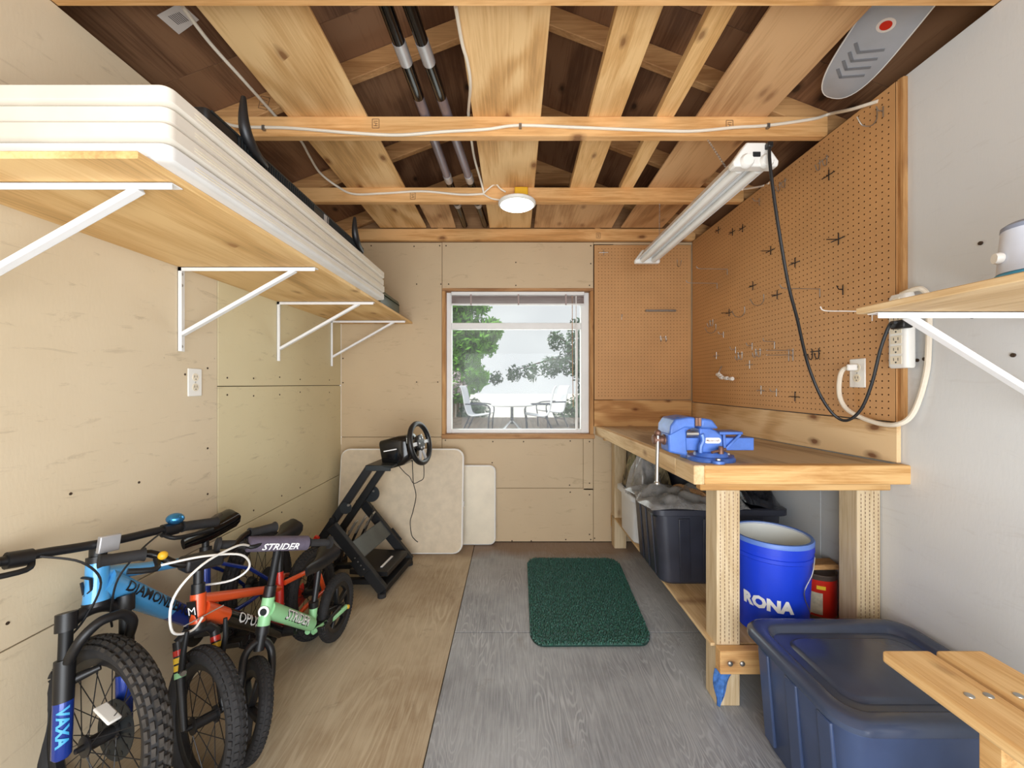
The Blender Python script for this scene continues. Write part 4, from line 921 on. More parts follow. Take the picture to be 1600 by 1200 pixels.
# ================================================================ UNDER THE BENCH
SHZ = .232
def tote(name, label, cx, cy, hx, hy, z0, h, mat, taper=.86, ribs=True, group=None):
    t = thing(name, label, 'storage tote', (cx, cy, z0), group); r = .05
    bx_, by_ = hx * taper, hy * taper
    R = [rrect(cx, cy, bx_ - .01, by_ - .01, r, z0), rrect(cx, cy, bx_, by_, r, z0 + .012), rrect(cx, cy, hx - .022, hy - .022, r, z0 + h - .045), rrect(cx, cy, hx - .022, hy - .022, r, z0 + h - .012),
         rrect(cx, cy, hx - .022, hy - .022, r, z0 + h - .002), rrect(cx, cy, hx - .028, hy - .028, r, z0 + h - .002), rrect(cx, cy, bx_ - .006, by_ - .006, r, z0 + .02)]
    MB().loft(R, True, True).build('tub', mat, t, True)
    MB().loft([rrect(cx, cy, hx - .022, hy - .022, r, z0 + h - .004), rrect(cx, cy, hx - .002, hy - .002, r, z0 + h - .032), rrect(cx, cy, hx, hy, r, z0 + h - .030), rrect(cx, cy, hx, hy, r, z0 + h - .004), rrect(cx, cy, hx - .006, hy - .006, r, z0 + h), rrect(cx, cy, hx - .028, hy - .028, r, z0 + h)], False, False).build('rim', mat, t, True)
    if ribs:
        for k in range(4):
            f = -.75 + k * .5
            for sy in (-1, 1): MB().bar((cx + f * bx_ * .8, cy + sy * (by_ + .001), z0 + .02), (cx + f * (hx - .03) * .8, cy + sy * (hy - .021), z0 + h - .05), .055, .010, (0, 1, 0)).build('rib', mat, t, bev=.003)
        for k in range(3):
            f = -.6 + k * .6
            for sx_ in (-1, 1): MB().bar((cx + sx_ * (bx_ + .001), cy + f * by_ * .8, z0 + .02), (cx + sx_ * (hx - .021), cy + f * (hy - .03) * .8, z0 + h - .05), .010, .055, (0, 1, 0)).build('rib', mat, t, bev=.003)
    return t
tote('storage_tote', 'open black tote on the bench shelf behind the front post', 1.035, 2.175, .335, .225, SHZ, .382, M['tote_black'], .86, True)
tote('storage_tote', 'dark tote at the back of the bench shelf, right of the white tub', 1.19, 2.70, .205, .27, SHZ, .47, M['tote_black'], .9, False)
tote('storage_tub', 'small white tub at the back of the bench shelf', .862, 2.63, .125, .20, SHZ, .30, M['tub_white'], .82, False)
def lump(name, label, cat, cx, cy, z, hx, hy, h, amp, seed, mat, rot=0, tilt=0.0, n=26):
    vs = []; fs = []; cr, sr = math.cos(rot), math.sin(rot)
    for side in (1, 0):
        for j in range(n + 1):
            for i in range(n + 1):
                u = -1 + 2 * i / n; v = -1 + 2 * j / n
                e = max(0, 1 - abs(u) ** 4) * max(0, 1 - abs(v) ** 4)
                w = mnoise.noise(Vector((u * 2.6 + seed, v * 2.6, seed * .7))) * .8 + abs(mnoise.noise(Vector((u * 6 + seed, v * 6, 3.3)))) * .16
                X = u * hx * (1 + .06 * math.sin(v * 5 + seed)); Y = v * hy * (1 + .07 * math.sin(u * 4 + seed * 2))
                zz = z + (h * e ** .55 + amp * w * e if side else -.0) + tilt * X
                if side: zz = max(zz, z + .004 * e + tilt * X)
                vs.append((cx + X * cr - Y * sr, cy + X * sr + Y * cr, zz))
    K = (n + 1) ** 2
    for j in range(n):
        for i in range(n):
            a = j * (n + 1) + i; fs += [(a, a + 1, a + n + 2, a + n + 1), (K + a + n + 1, K + a + n + 2, K + a + 1, K + a)]
    o = MB().add(vs, fs).build(name, mat, None, True); return tag(o, label, cat)
ZT1 = SHZ + .382
a = lump('plastic_bag', 'crumpled clear plastic bag spread over the black tote', 'bag', .885, 2.15, ZT1 + .001, .215, .20, .035, .075, 3.1, M['film'])
a2 = lump('cloth_bundle', 'grey and olive cloth bundle in the clear bag on the tote', 'cloth', .89, 2.16, ZT1 - .05, .17, .16, .055, .05, 5.2, M['grey_metal'])
lump('strap_bundle', 'yellowish strap lying across the bagged bundle', 'strap', .985, 2.17, ZT1 + .012, .016, .17, .030, .02, 6.6, M['trim_wood'], rot=.25)
lump('camouflage_bag', 'camouflage patterned bag standing on the white tub', 'bag', .885, 2.62, SHZ + .301, .115, .17, .25, .10, 8.3, M['camo'])
lump('plastic_bag', 'clear plastic bag wrapped over the camouflage bag', 'bag', .83, 2.50, SHZ + .302, .085, .08, .22, .12, 2.2, M['film'], rot=.3)
lump('plastic_bag', 'dark shiny plastic bag heaped at the right of the black tote', 'bag', 1.265, 2.17, ZT1 + .001, .10, .20, .06, .10, 9.4, M['film_dark'], tilt=-.25)
lump('plastic_bag', 'flat grey plastic bag on the middle of the black tote', 'bag', 1.12, 2.06, ZT1 + .001, .055, .11, .02, .05, 4.4, M['film'])
# RONA bucket
bk = thing('bucket', 'bright blue plastic bucket with white lettering on the bench shelf', 'bucket', (1.08, 1.66, SHZ)); bc_ = (1.08, 1.662, SHZ)
MB().lathe(bc_, (0, 0, 1), [(0, .02), (.0005, .122), (.006, .128), (.30, .141), (.304, .147), (.318, .147), (.320, .143), (.334, .143), (.336, .148), (.362, .148)], 48, cap=False).build('shell', M['bucket_blue'], bk, True)
MB().lathe(bc_, (0, 0, 1), [(.362, .1485), (.375, .149), (.380, .146), (.380, .136), (.372, .134)], 48, cap=False).build('rim', M['bucket_rim'], bk, True)
MB().lathe(bc_, (0, 0, 1), [(.376, .1345), (.02, .120), (.018, .01)], 48, cap=False).build('liner', M['bucket_in'], bk, True)
va = math.atan2(-1.662, -1.08)              # bearing from the bucket to the doorway side
def on_bucket(ang, zz): r = .128 + .013 * (zz / .30) + .0015; return Vector((bc_[0] + r * math.cos(ang), bc_[1] + r * math.sin(ang), SHZ + zz))
letters('RONA', .062, lambda x, y: on_bucket(va - .10 + x / .135, .135 + y), M['white_ink'], bk, .0035)
hb = MB().tube(spline([on_bucket(va + 1.25, .325) + Vector((.006, -.004, 0)), on_bucket(va + 1.0, .27) + Vector((.012, -.008, 0)), on_bucket(va + .75, .20) + Vector((.01, -.008, 0)), on_bucket(va + 1.35, .10)], 5), .0022, 6).build('bail_wire', M['steel'], bk, True)
# paint can and offcut
pc = thing('paint_can', 'old red labelled paint can behind the blue bucket', 'can', (1.328, 1.72, SHZ))
MB().lathe((1.328, 1.735, SHZ), (0, 0, 1), [(0, .068), (.004, .070), (.184, .070), (.188, .072), (.194, .072), (.192, .064), (.186, .062)], 28).build('can', M['can_metal'], pc, True)
MB().lathe((1.328, 1.735, SHZ), (0, 0, 1), [(.02, .0708), (.172, .0708)], 28, cap=False).build('label_band', M['red'], pc, True)
for a0, a1, z0_, z1_, m in ((3.55, 4.35, .03, .12, 'paper'), (4.05, 4.5, .135, .150, 'yellow_ink')):
    q = MB(); n_ = 8; P_ = []
    for k in range(n_ + 1):
        aa = a0 + (a1 - a0) * k / n_; P_ += [(1.328 + .0715 * math.cos(aa), 1.735 + .0715 * math.sin(aa), SHZ + z0_), (1.328 + .0715 * math.cos(aa), 1.735 + .0715 * math.sin(aa), SHZ + z1_)]
    q.add(P_, [(2 * k, 2 * k + 2, 2 * k + 3, 2 * k + 1) for k in range(n_)]).build('printed_panel', M[m], pc)
tag(MB().bar((1.265, 1.75, SHZ + .206), (1.395, 1.72, SHZ + .222), .07, .022).build('wood_offcut', M['splash_x'], bev=.003, seg=1), 'brown wood offcut resting on the paint can', 'offcut')

# ---- blue tote with lid in the foreground
bt = thing('lidded_tote', 'big slate blue tote with moulded lid in front of the workbench', 'storage tote', (1.105, 1.2, 0)); cx, cy = 1.105, 1.205
MB().loft([rrect(cx, cy, .225, .175, .05, 0), rrect(cx, cy, .232, .182, .05, .01), rrect(cx, cy, .262, .207, .06, .345), rrect(cx, cy, .272, .216, .06, .350), rrect(cx, cy, .272, .216, .06, .366)]).build('tub', M['tote_navy'], bt, True)
for k in range(3):
    yy = cy - .13 + k * .13; MB().bar((cx - .236, yy, .03), (cx - .2605, yy, .335), .012, .05, (0, 1, 0)).build('rib', M['tote_navy'], bt, bev=.004)
L_ = [(0, .360, .075), (.004, .364, .075), (.004, .378, .075), (-.004, .389, .073), (-.012, .392, .070), (-.040, .391, .06), (-.050, .386, .055), (-.060, .372, .05), (-.092, .371, .05), (-.097, .378, .05), (-.104, .381, .05)]
MB().loft([rrect(cx, cy, .285 + i, .228 + i, r, z, 8) for i, z, r in L_]).build('lid', M['lid_slate'], bt, True)

# ---- small plank bench in the foreground
sb = thing('plank_stool', 'small pine bench with two plank top in the right foreground', 'stool', (1.0, .6, 0)); TP = .60
for x0, x1 in ((.877, .990), (1.004, 1.117)):
    pk = box('seat_plank', (x0, .22, TP - .028), (x1, .9457, TP), M['stool'], sb, .007, 3)
    for dx in (.049, .088) if x0 < .9 else (.022, .062): MB().lathe((x0 + dx, .806, TP - .0004), (0, 0, 1), [(0, .0085), (.0016, .008), (.0022, .005)], 14).build('bolt', M['steel'], pk, True)
for y in (.77, .33):
    box('cross_bar', (.940, y, TP - .068), (1.108, y + .05, TP - .028), M['stool'], sb, .003)
    for x in (.955, 1.062): box('leg', (x, y + .004, 0), (x + .045, y + .046, TP - .068), M['stool'], sb, .003)
# ================================================================ FLOOR MAT AND LEANING TABLES
mt = thing('door_mat', 'dark green turf mat with rounded corners on the grey floor', 'mat', (.4, 2.33, 0))
def mq(u, v):      # u 0..1 left-right, v 0..1 near-far
    a = Vector((.087, 1.862, 0)).lerp(Vector((.668, 1.868, 0)), u); b = Vector((.105, 2.795, 0)).lerp(Vector((.738, 2.785, 0)), u); return a.lerp(b, v)
def mring(z, ins=0.0):
    out = []
    for p in rrect(.5, .5, .5 - ins / .61, .5 - ins / .93, .11, 0, 6):
        u, v = p[0], p[1]; v = .5 + (v - .5)
        out.append(tuple(mq(u, v) + Vector((0, 0, z))))
    return out
MB().loft([mring(0), mring(.007), mring(.009, .006)]).build('backing', M['turf_base'], mt, True)
rnd = random.Random(4); tv_ = []; tf_ = []
NU, NV = 64, 98
for i in range(NU):
    for j in range(NV):
        u = (i + .5) / NU; v = (j + .5) / NV
        du = max(0, .11 - min(u, 1 - u)); dv = max(0, .11 - min(v, 1 - v))
        if du * du + dv * dv > .0112: continue
        c = mq(u, v); k = len(tv_); s = .0052; h = .009 + rnd.uniform(.005, .010); t = Vector((rnd.uniform(-.004, .004), rnd.uniform(-.004, .004), h))
        tv_ += [c + Vector((-s, -s, .008)), c + Vector((s, -s, .008)), c + Vector((s, s, .008)), c + Vector((-s, s, .008)), c + t + Vector((-.0018, 0, 0)), c + t + Vector((.0018, 0, 0))]
        tf_ += [(k, k + 1, k + 5, k + 4), (k + 1, k + 2, k + 5), (k + 2, k + 3, k + 4, k + 5), (k + 3, k, k + 4)]
stuff(MB().add(tv_, tf_).build('turf_tufts', M['turf'], mt))
def leaning(label, x0, x1, h, yb, yt, th, r, mface, medge):
    hz = math.sqrt(h * h - (yt - yb) ** 2); e2 = Vector((0, (yt - yb) / h, hz / h)); e1 = Vector((1, 0, 0)); e3 = e1.cross(e2)
    Mx = Matrix(((1, e2.x, e3.x, (x0 + x1) / 2), (0, e2.y, e3.y, yb), (0, e2.z, e3.z, .004), (0, 0, 0, 1))); w = (x1 - x0) / 2
    t = thing('folding_table', label, 'table', ((x0 + x1) / 2, yb, 0))
    MB(Mx).loft([rrect(0, h / 2, w - .008, h / 2 - .008, r, -th), rrect(0, h / 2, w, h / 2, r, -th + .008), rrect(0, h / 2, w, h / 2, r, -.008), rrect(0, h / 2, w - .006, h / 2 - .006, r, -.0015)]).build('rim', M[medge], t, True)
    MB(Mx).loft([rrect(0, h / 2, w - .010, h / 2 - .010, r - .01, -.004), rrect(0, h / 2, w - .010, h / 2 - .010, r - .01, .0005), rrect(0, h / 2, w - .016, h / 2 - .016, r - .01, .0015)]).build('table_top', M[mface], t, True)
    return t, Mx
t, Mx = leaning('large ivory folding table leaning against the back wall behind the wheel stand', -1.275, -.357, .752, 2.868, 2.965, .046, .07, 'granite', 'white_plastic')
MB(Mx).box((.459, .33, -.03), (.464, .37, -.014)).build('latch', M['zinc'], t)
t, Mx = leaning('small pale folding table leaning on the wall behind the large one', -.60, -.124, .605, 3.03, 3.05, .04, .05, 'ivory', 'white_plastic')

# ================================================================ RACING WHEEL STAND
ws = thing('racing_wheel_stand', 'black racing wheel stand with steering wheel and pedals by the back corner', 'wheel stand', (-.9, 2.5, 0))
def W(x, y, z): return (x + (y - 2.30) * .13, y, z)
def bw(nm, p, q, w, h, m='mat_black_metal', par=None, up=(0, 0, 1), bev=.003): return MB().bar(W(*p), W(*q), w, h, up).build(nm, M[m], par or ws, bev=bev, seg=1)
bw('upright', (-.855, 2.37, .735), (-1.185, 2.37, .245), .040, .045); bw('upright', (-.855, 2.63, .735), (-1.185, 2.63, .245), .040, .045)
bw('pedal_rail', (-1.045, 2.305, .41), (-.745, 2.305, .035), .038, .058); bw('pedal_rail', (-1.085, 2.70, .46), (-.745, 2.70, .035), .038, .058)
bw('front_bar', (-.752, 2.30, .040), (-.752, 2.71, .040), .048, .040); bw('rear_bar', (-1.20, 2.28, .035), (-1.20, 2.72, .035), .048, .040)
bw('base_rail', (-1.20, 2.40, .045), (-.76, 2.40, .045), .04, .03); bw('base_rail', (-1.20, 2.60, .045), (-.76, 2.60, .045), .04, .03)
bw('rear_leg', (-1.20, 2.36, .03), (-1.165, 2.36, .29), .038, .045); bw('rear_leg', (-1.20, 2.64, .03), (-1.165, 2.64, .29), .038, .045)
for y in (2.30, 2.71):
    for x in (-.752, -1.2): 
        p = W(x, y, 0); MB().lathe(p, (0, 0, 1), [(0, .024), (.02, .024), (.024, .018)], 12).build('rubber_foot', M['rubber'], ws)
bw('pedal_plate', (-.905, 2.315, .262), (-.905, 2.69, .262), .012, .115, 'plate_grey', up=(.62, 0, -.78))
for y, yy in ((2.281, 2.277), (2.724, 2.728)):
    g = bw('slot_plate', (-.90, y, .225), (-.835, y, .145), .006, .075)
    for k in range(4): MB().lathe(W(-.895 + k * .017, yy, .235 - k * .021), (0, -1 if y < 2.5 else 1, 0), [(0, .005), (.003, .004)], 8).build('bolt', M['zinc'], g)
for y in (2.345, 2.655):
    rp = .034 if y < 2.5 else .055; c = W(-.985, y, .50); MB().lathe(c, (0, 1, 0), [(-.004, rp), (.004, rp)], 24).build('pivot_plate', M['grey_metal'], ws)
    MB().lathe(W(-.965, y - .006, .52), (0, -1, 0), [(0, .008), (.008, .007)], 10).build('bolt', M['zinc'], ws)
    MB().lathe(W(-1.06, y, .435), (0, 1, 0), [(-.02, .016), (.02, .016)], 12).build('clamp_knob', M['black'], ws)
bw('red_clip', (-1.17, 2.345, .30), (-1.15, 2.345, .335), .02, .03, 'red')
# pedals
pd = bw('pedal_base', (-.86, 2.36, .110), (-.86, 2.66, .110), .24, .03, 'black'); MB().bar(W(-.80, 2.40, .128), W(-.80, 2.55, .128), .012, .004).build('printed_strip', M['white_ink'], pd)
for y, x in ((2.42, -1.02), (2.50, -1.005), (2.58, -.99)):
    pp_ = bw('pedal', (x, y, .30), (x + .06, y, .40), .045, .010, 'steel', up=(1, 0, 0)); MB().bar(W(x + .02, y, .34), W(x - .07, y, .14), .018, .012).build('pedal_arm', M['black'], pp_)
bw('pedal_side', (-1.07, 2.335, .33), (-.96, 2.335, .27), .006, .06, 'steel')
# wheel deck and wheel
bw('wheel_deck', (-.79, 2.345, .745), (-.79, 2.665, .745), .165, .012, 'grey_metal')
bw('deck_side', (-.87, 2.345, .735), (-.72, 2.345, .735), .006, .035, 'grey_metal'); bw('deck_side', (-.87, 2.665, .735), (-.72, 2.665, .735), .006, .035, 'grey_metal')
nrm = Vector((.94, -.235, .20)).normalized(); cw = Vector((-.572, 2.475, .864))
sd_ = Vector((0, 0, 1)).cross(nrm).normalized(); upv = nrm.cross(sd_).normalized()
Wm = Matrix(((sd_.x, upv.x, nrm.x, cw.x), (sd_.y, upv.y, nrm.y, cw.y), (sd_.z, upv.z, nrm.z, cw.z), (0, 0, 0, 1)))
hsg = MB(Wm).loft([rrect(0, -.03, .075, .075, .02, -.235), rrect(0, -.03, .090, .092, .03, -.225), rrect(0, -.02, .094, .090, .035, -.10), rrect(0, -.01, .075, .075, .04, -.055), rrect(0, 0, .05, .05, .04, -.045)]).build('motor_housing', M['black_gloss'], ws, True)
MB(Wm).box((-.0945, -.008, -.20), (-.0915, -.002, -.11)).build('printed_stripe', M['white_ink'], hsg)
MB(Wm).cyl((0, 0, -.05), (0, 0, -.005), .028, n=16).build('shaft', M['steel'], ws, True)
rim = MB(Wm).tube([(.122 * math.cos(a), .122 * math.sin(a), 0) for a in [2 * math.pi * k / 40 for k in range(40)]], .0165, 12, True).build('steering_rim', M['black'], ws, True)
MB(Wm).lathe((0, 0, -.012), (0, 0, 1), [(0, .05), (.014, .052), (.022, .045), (.024, .02)], 24).build('hub', M['black'], rim, True)
for a in (0, 180, 250, 290):
    c, s_ = math.cos(math.radians(a)), math.sin(math.radians(a)); MB(Wm).bar((c * .04, s_ * .04, .002), (c * .112, s_ * .112, 0), .024, .010, (0, 0, 1)).build('spoke', M['silver_tape'], rim, bev=.003)
for k in range(6):
    a = 2 * math.pi * k / 6; MB(Wm).lathe((.033 * math.cos(a), .033 * math.sin(a), .012), (0, 0, 1), [(0, .007), (.004, .006)], 10).build('button', M['silver_tape'], rim)
for s_ in (-1, 1): MB(Wm).bar((s_ * .045, .02, -.03), (s_ * .105, .035, -.03), .035, .003, (0, 0, 1)).build('shift_paddle', M['steel'], rim, bev=.002)
cable([at(644, 712, 2.50), at(645, 740, 2.53), at(646, 755, 2.58), at(650, 775, 2.62), at(645, 800, 2.64), at(641, 815, 2.64), at(643, 835, 2.62), at(648, 843, 2.60), at(653, 847, 2.60)], .0028, 'thin black cable dangling below the steering wheel', 'cable_black', name='wheel_cable')
cable([at(618, 722, 2.52), at(632, 738, 2.56), at(640, 745, 2.58), at(646, 755, 2.585), at(655, 752, 2.60), at(662, 746, 2.60), at(662, 724, 2.52)], .0025, 'second thin black cable looped under the steering wheel', 'cable_black', name='wheel_cable')
cable([at(583, 790, 2.45), at(581, 805, 2.46), at(573, 825, 2.48), at(566, 845, 2.46)], .0025, 'pedal cable hanging between the stand uprights', 'cable_black', name='wheel_cable')

# ================================================================ BICYCLES
def fwdmat(rear, head, lean):
    h = Vector(head).normalized(); L = Vector((-h.y, h.x))
    return Matrix(((h.x, L.x, 0, rear[0]), (h.y, L.y, 0, rear[1]), (0, 0, 1, 0), (0, 0, 0, 1))) @ Matrix.Rotation(math.radians(lean), 4, 'X')
def wheel(name, root, Mx, R, rt, rows, nk, kh, tmat, kmat, spokes, rimw, hubr=.018, mag=False):
    a2 = [2 * math.pi * k / 56 for k in range(56)]; RR = R - rt - kh
    t = MB(Mx).tube([(RR * math.cos(a), 0, RR * math.sin(a)) for a in a2], rt, 12, True).build(name, tmat, root, True); t['label'] = 'black rubber tyre'
    kb = MB(Mx)
    for i in range(nk):
        for j, ph in enumerate(rows):
            a = 2 * math.pi * (i + (.5 if j % 2 else 0)) / nk; f = math.radians(ph)
            rad = Vector((math.cos(a), 0, math.sin(a))); tan = Vector((-math.sin(a), 0, math.cos(a))); nrm_ = rad * math.cos(f) + Vector((0, 1, 0)) * math.sin(f)
            c = rad * RR + nrm_ * rt; w = nrm_.cross(tan)
            lt = math.pi * R / nk * .62; wd = rt * (.21 if len(rows) < 5 else .16)
            P = [c + tan * sx_ * lt + w * sy_ * wd + nrm_ * (q * kh) for q in (-.3, 1) for sx_, sy_ in ((-1, -1), (1, -1), (1, 1), (-1, 1))]
            kb.add(P, [(3, 2, 1, 0), (4, 5, 6, 7), (0, 1, 5, 4), (1, 2, 6, 5), (2, 3, 7, 6), (3, 0, 4, 7)])
    stuff(kb.build('tread_knobs', kmat, t))
    ri = RR - rt
    MB(Mx).lathe((0, 0, 0), (0, 1, 0), [(-rimw, ri + .006), (-rimw, ri - .008), (-rimw * .6, ri - .016), (rimw * .6, ri - .016), (rimw, ri - .008), (rimw, ri + .006)], 48, cap=False).build('rim', M['black'], t, True)
    MB(Mx).lathe((0, 0, 0), (0, 1, 0), [(-.05, .007), (-.034, .008), (-.033, hubr + .006), (-.029, hubr + .006), (-.027, hubr - .003), (.027, hubr - .003), (.029, hubr + .006), (.033, hubr + .006), (.034, .008), (.05, .007)], 20).build('hub', M['black'], t, True)
    if mag:
        for k in range(spokes):
            a = 2 * math.pi * k / spokes + .3; d = Vector((math.cos(a), 0, math.sin(a))); MB(Mx).bar(d * .012, d * (ri - .012), .020, .022, (0, 1, 0)).build('mag_spoke', M['black'], t, bev=.004)
    else:
        sp_ = MB(Mx)
        for k in range(spokes):
            a = 2 * math.pi * k / spokes; b = a + (.55 if (k // 2) % 2 else -.55); s_ = .029 * (1 if k % 2 else -1)
            sp_.tube([(hubr * math.cos(b), s_, hubr * math.sin(b)), ((ri - .014) * math.cos(a), s_ * .15, (ri - .014) * math.sin(a))], .0013, 5)
        stuff(sp_.build('spokes', M['black'], t))
    return t
def along(p, q, t): return Vector(p).lerp(Vector(q), t)
class Bike:
    def __init__(s, label, rear, head, lean, R, wb, ha, off, steer):
        s.root = thing('bicycle', label, 'bicycle', (rear[0], rear[1], 0)); s.M = fwdmat(rear, head, lean); s.R = R; s.wb = wb
        ca, sa = math.cos(math.radians(ha)), math.sin(math.radians(ha)); s.u = Vector((-ca, 0, sa)); s.A0 = Vector((wb - off, 0, R))
        s.F = s.M @ Matrix.Translation(s.A0) @ Matrix.Rotation(math.radians(steer), 4, s.u) @ Matrix.Translation(-s.A0)
    def ax(s, t): return s.A0 + s.u * t
    def tube(s, nm, pts, r, mat, front=False, par=None, n=14): return MB(s.F if front else s.M).tube(pts, r, n).build(nm, M[mat], par or s.root, True)
    def text(s, txt, size, p0, p1, c, r, mat, par, bold=.0, shear=0.0, dy=0.0, front=False, r1=None):
        p0, p1 = Vector(p0), Vector(p1); a = (p1 - p0).normalized(); side = Vector((0, 1, 0)); up = side.cross(a).normalized(); Mx = s.F if front else s.M
        o = p0.lerp(p1, c); Lt = (p1 - p0).length; re = r if r1 is None else r1
        def pos(x, y):
            rr = r + (re - r) * min(1, max(0, c + x / Lt)); q = (y + dy) / rr
            return Mx @ (o + a * x + side * (rr * math.cos(q)) + up * (rr * math.sin(q)))
        return letters(txt, size, pos, M[mat], par, bold, shear)
    def saddle(s, c, L, w, mat, tail=.35):
        c = Vector(c); rings = []
        for k in range(13):
            t = k / 12; x = L * (.55 - t); ww = w * (.16 + .84 * (max(0, (t - .25) / .75)) ** 1.3) / 2 if t > .25 else w * .16 / 2 * (.6 + 1.6 * t)
            if t > .93: ww *= .75
            if t > .99: ww *= .6
            hgt = .026 + .030 * t; z = .006 * math.cos(t * 6) + .012 * t
            rings.append([(c.x + x, c.y + ww * math.cos(q) * (1 if True else 1), c.z + z + (hgt * math.sin(q) * (.55 if math.sin(q) > 0 else 1.0))) for q in [2 * math.pi * i / 14 for i in range(14)]])
        return MB(s.M).loft(rings).build('saddle', M[mat], s.root, True)
    def crank(s, bb, L, ang, r, colr):
        bb = Vector(bb); ring_ = MB(s.M).lathe(bb + Vector((0, -.04, 0)), (0, 1, 0), [(0, r), (.003, r + .004), (.006, r)], 36).build('chainring', M[colr], s.root, True)
        d = Vector((math.cos(math.radians(ang)), 0, math.sin(math.radians(ang))))
        for sg in (1, -1):
            y = sg * .065; ar = MB(s.M).bar(bb + Vector((0, y, 0)), bb + d * L * sg + Vector((0, y + sg * .012, 0)), .022, .014, (0, 1, 0)).build('crank_arm', M['black'], s.root, bev=.003)
            e = bb + d * L * sg + Vector((0, y + sg * .055, 0))
            pf = MB(s.M); hx_, hy_ = .042, .042
            for q in (-1, 1): pf.box(e + Vector((-hx_, q * hy_ - .005, -.010)), e + Vector((hx_, q * hy_ + .005, .010))); pf.box(e + Vector((q * hx_ - .006, -hy_, -.010)), e + Vector((q * hx_ + .006, hy_, .010)))
            pf.box(e + Vector((-.008, -hy_, -.008)), e + Vector((.008, hy_, .008))); pf.build('pedal', M['black'], ar, bev=.002)
        MB(s.M).cyl(bb + Vector((0, -.07, 0)), bb + Vector((0, .07, 0)), .022, n=16).build('bottom_bracket', M['black'], s.root, True)

# ---- blue mountain bike (nearest the wall)
B = Bike('light blue mountain bike with knobby tyres nearest the left wall', (-1.1852, 1.9275), (.0627, -.998), 7.37, .263, .8656, 79.42, .0409, 69.26); R = .263
fw = wheel('front_wheel', B.root, B.F @ Matrix.Translation((B.wb, 0, R)), R, .027, (-66, -40, -13, 13, 40, 66), 54, .007, M['rubber'], M['rubber_dusty'], 28, .014, .02)
wheel('rear_wheel', B.root, B.M @ Matrix.Translation((0, 0, R)), R, .027, (-66, -40, -13, 13, 40, 66), 54, .007, M['rubber'], M['rubber'], 28, .014, .02)
FM = B.F @ Matrix.Translation((B.wb, 0, R))
MB(FM).lathe((0, .034, 0), (0, 1, 0), [(0, .078), (.002, .078)], 40).build('disc_rotor', M['grey_metal'], fw)
for k in range(14):
    a = 2 * math.pi * k / 14; MB(FM).lathe((.062 * math.cos(a), .0335, .062 * math.sin(a)), (0, -1, 0), [(0, .006), (.0006, .006)], 8).build('rotor_hole', M['black'], fw)
a = math.radians(62); d_ = Vector((math.cos(a), 0, math.sin(a)))
MB(FM).bar(Vector((.02, -.022, .10)), Vector((.085, -.018, .075)), .008, .032, (0, 1, 0)).build('spoke_reflector', M['white_plastic'], fw, bev=.004)
hb_, ht_ = B.ax(.344), B.ax(.452)
B.tube('head_tube', [hb_, B.ax(.40), ht_], [.030, .027, .027], 'blue_light')
bbp = Vector((.368, 0, .285)); stp = Vector((.315, 0, .565))
dn0, dn1 = Vector((.742, 0, .648)), bbp + Vector((.0, 0, .01))
dt = B.tube('down_tube', [dn0, dn0.lerp(dn1, .58)], [.040, .032], 'blue_light'); B.tube('down_tube', [dn0.lerp(dn1, .58), dn1], [.032, .029], 'blue_deep')
tp0, tp1 = Vector((.735, 0, .668)), stp + Vector((0, 0, -.035))
B.tube('top_tube', [tp0, tp0.lerp(tp1, .3), tp0.lerp(tp1, .75)], [.024, .019, .016], 'blue_light'); B.tube('top_tube', [tp0.lerp(tp1, .75), tp1], [.016, .016], 'blue_deep')
B.tube('seat_tube', [bbp, stp], .0165, 'blue_deep'); B.tube('seat_post', [stp, stp + Vector((-.01, 0, .055))], .0125, 'black')
B.tube('seat_clamp', [stp + Vector((.002, 0, -.012)), stp + Vector((-.003, 0, .012))], .021, 'black')
for s_ in (-1, 1):
    B.tube('chain_stay', [bbp + Vector((0, s_ * .02, 0)), (.18, s_ * .055, .27), (.0, s_ * .065, R)], .009, 'blue_deep'); B.tube('seat_stay', [stp + Vector((0, s_ * .018, -.05)), (.14, s_ * .05, .40), (0, s_ * .065, R)], .008, 'blue_deep')
B.saddle((.275, 0, .632), .27, .15, 'black_gloss'); B.crank(bbp, .13, 25, .06, 'black')
MB(B.M).lathe((0, -.045, R), (0, 1, 0), [(0, .045), (.012, .04), (.02, .03)], 24).build('cassette', M['grey_metal'], B.root, True)
MB(B.M).lathe((0, .035, R), (0, 1, 0), [(0, .075), (.002, .075)], 32).build('disc_rotor', M['grey_metal'], B.root)
mdt = B.text('DIAMONDBACK', .046, dn0, dn1, .43, .0412, 'black_ink', dt, .0008, .15, .002, r1=.0305)
B.tube('headset', [hb_ - B.u * .012, hb_], .031, 'black'); B.tube('headset', [ht_, ht_ + B.u * .018], .027, 'black')
# badge on the head tube
bd = MB(B.M); o_ = B.ax(.398)
for pa, pb in (((-.012, .028), (.012, .020)), ((.012, .020), (.010, -.012)), ((.010, -.012), (-.010, -.026)), ((-.014, .014), (-.012, -.022))):
    bd.bar(o_ + Vector((.0285, pa[0], pa[1])), o_ + Vector((.0285, pb[0], pb[1])), .004, .007, (1, 0, 0))
bd.build('head_badge', M['black_ink'], B.root)
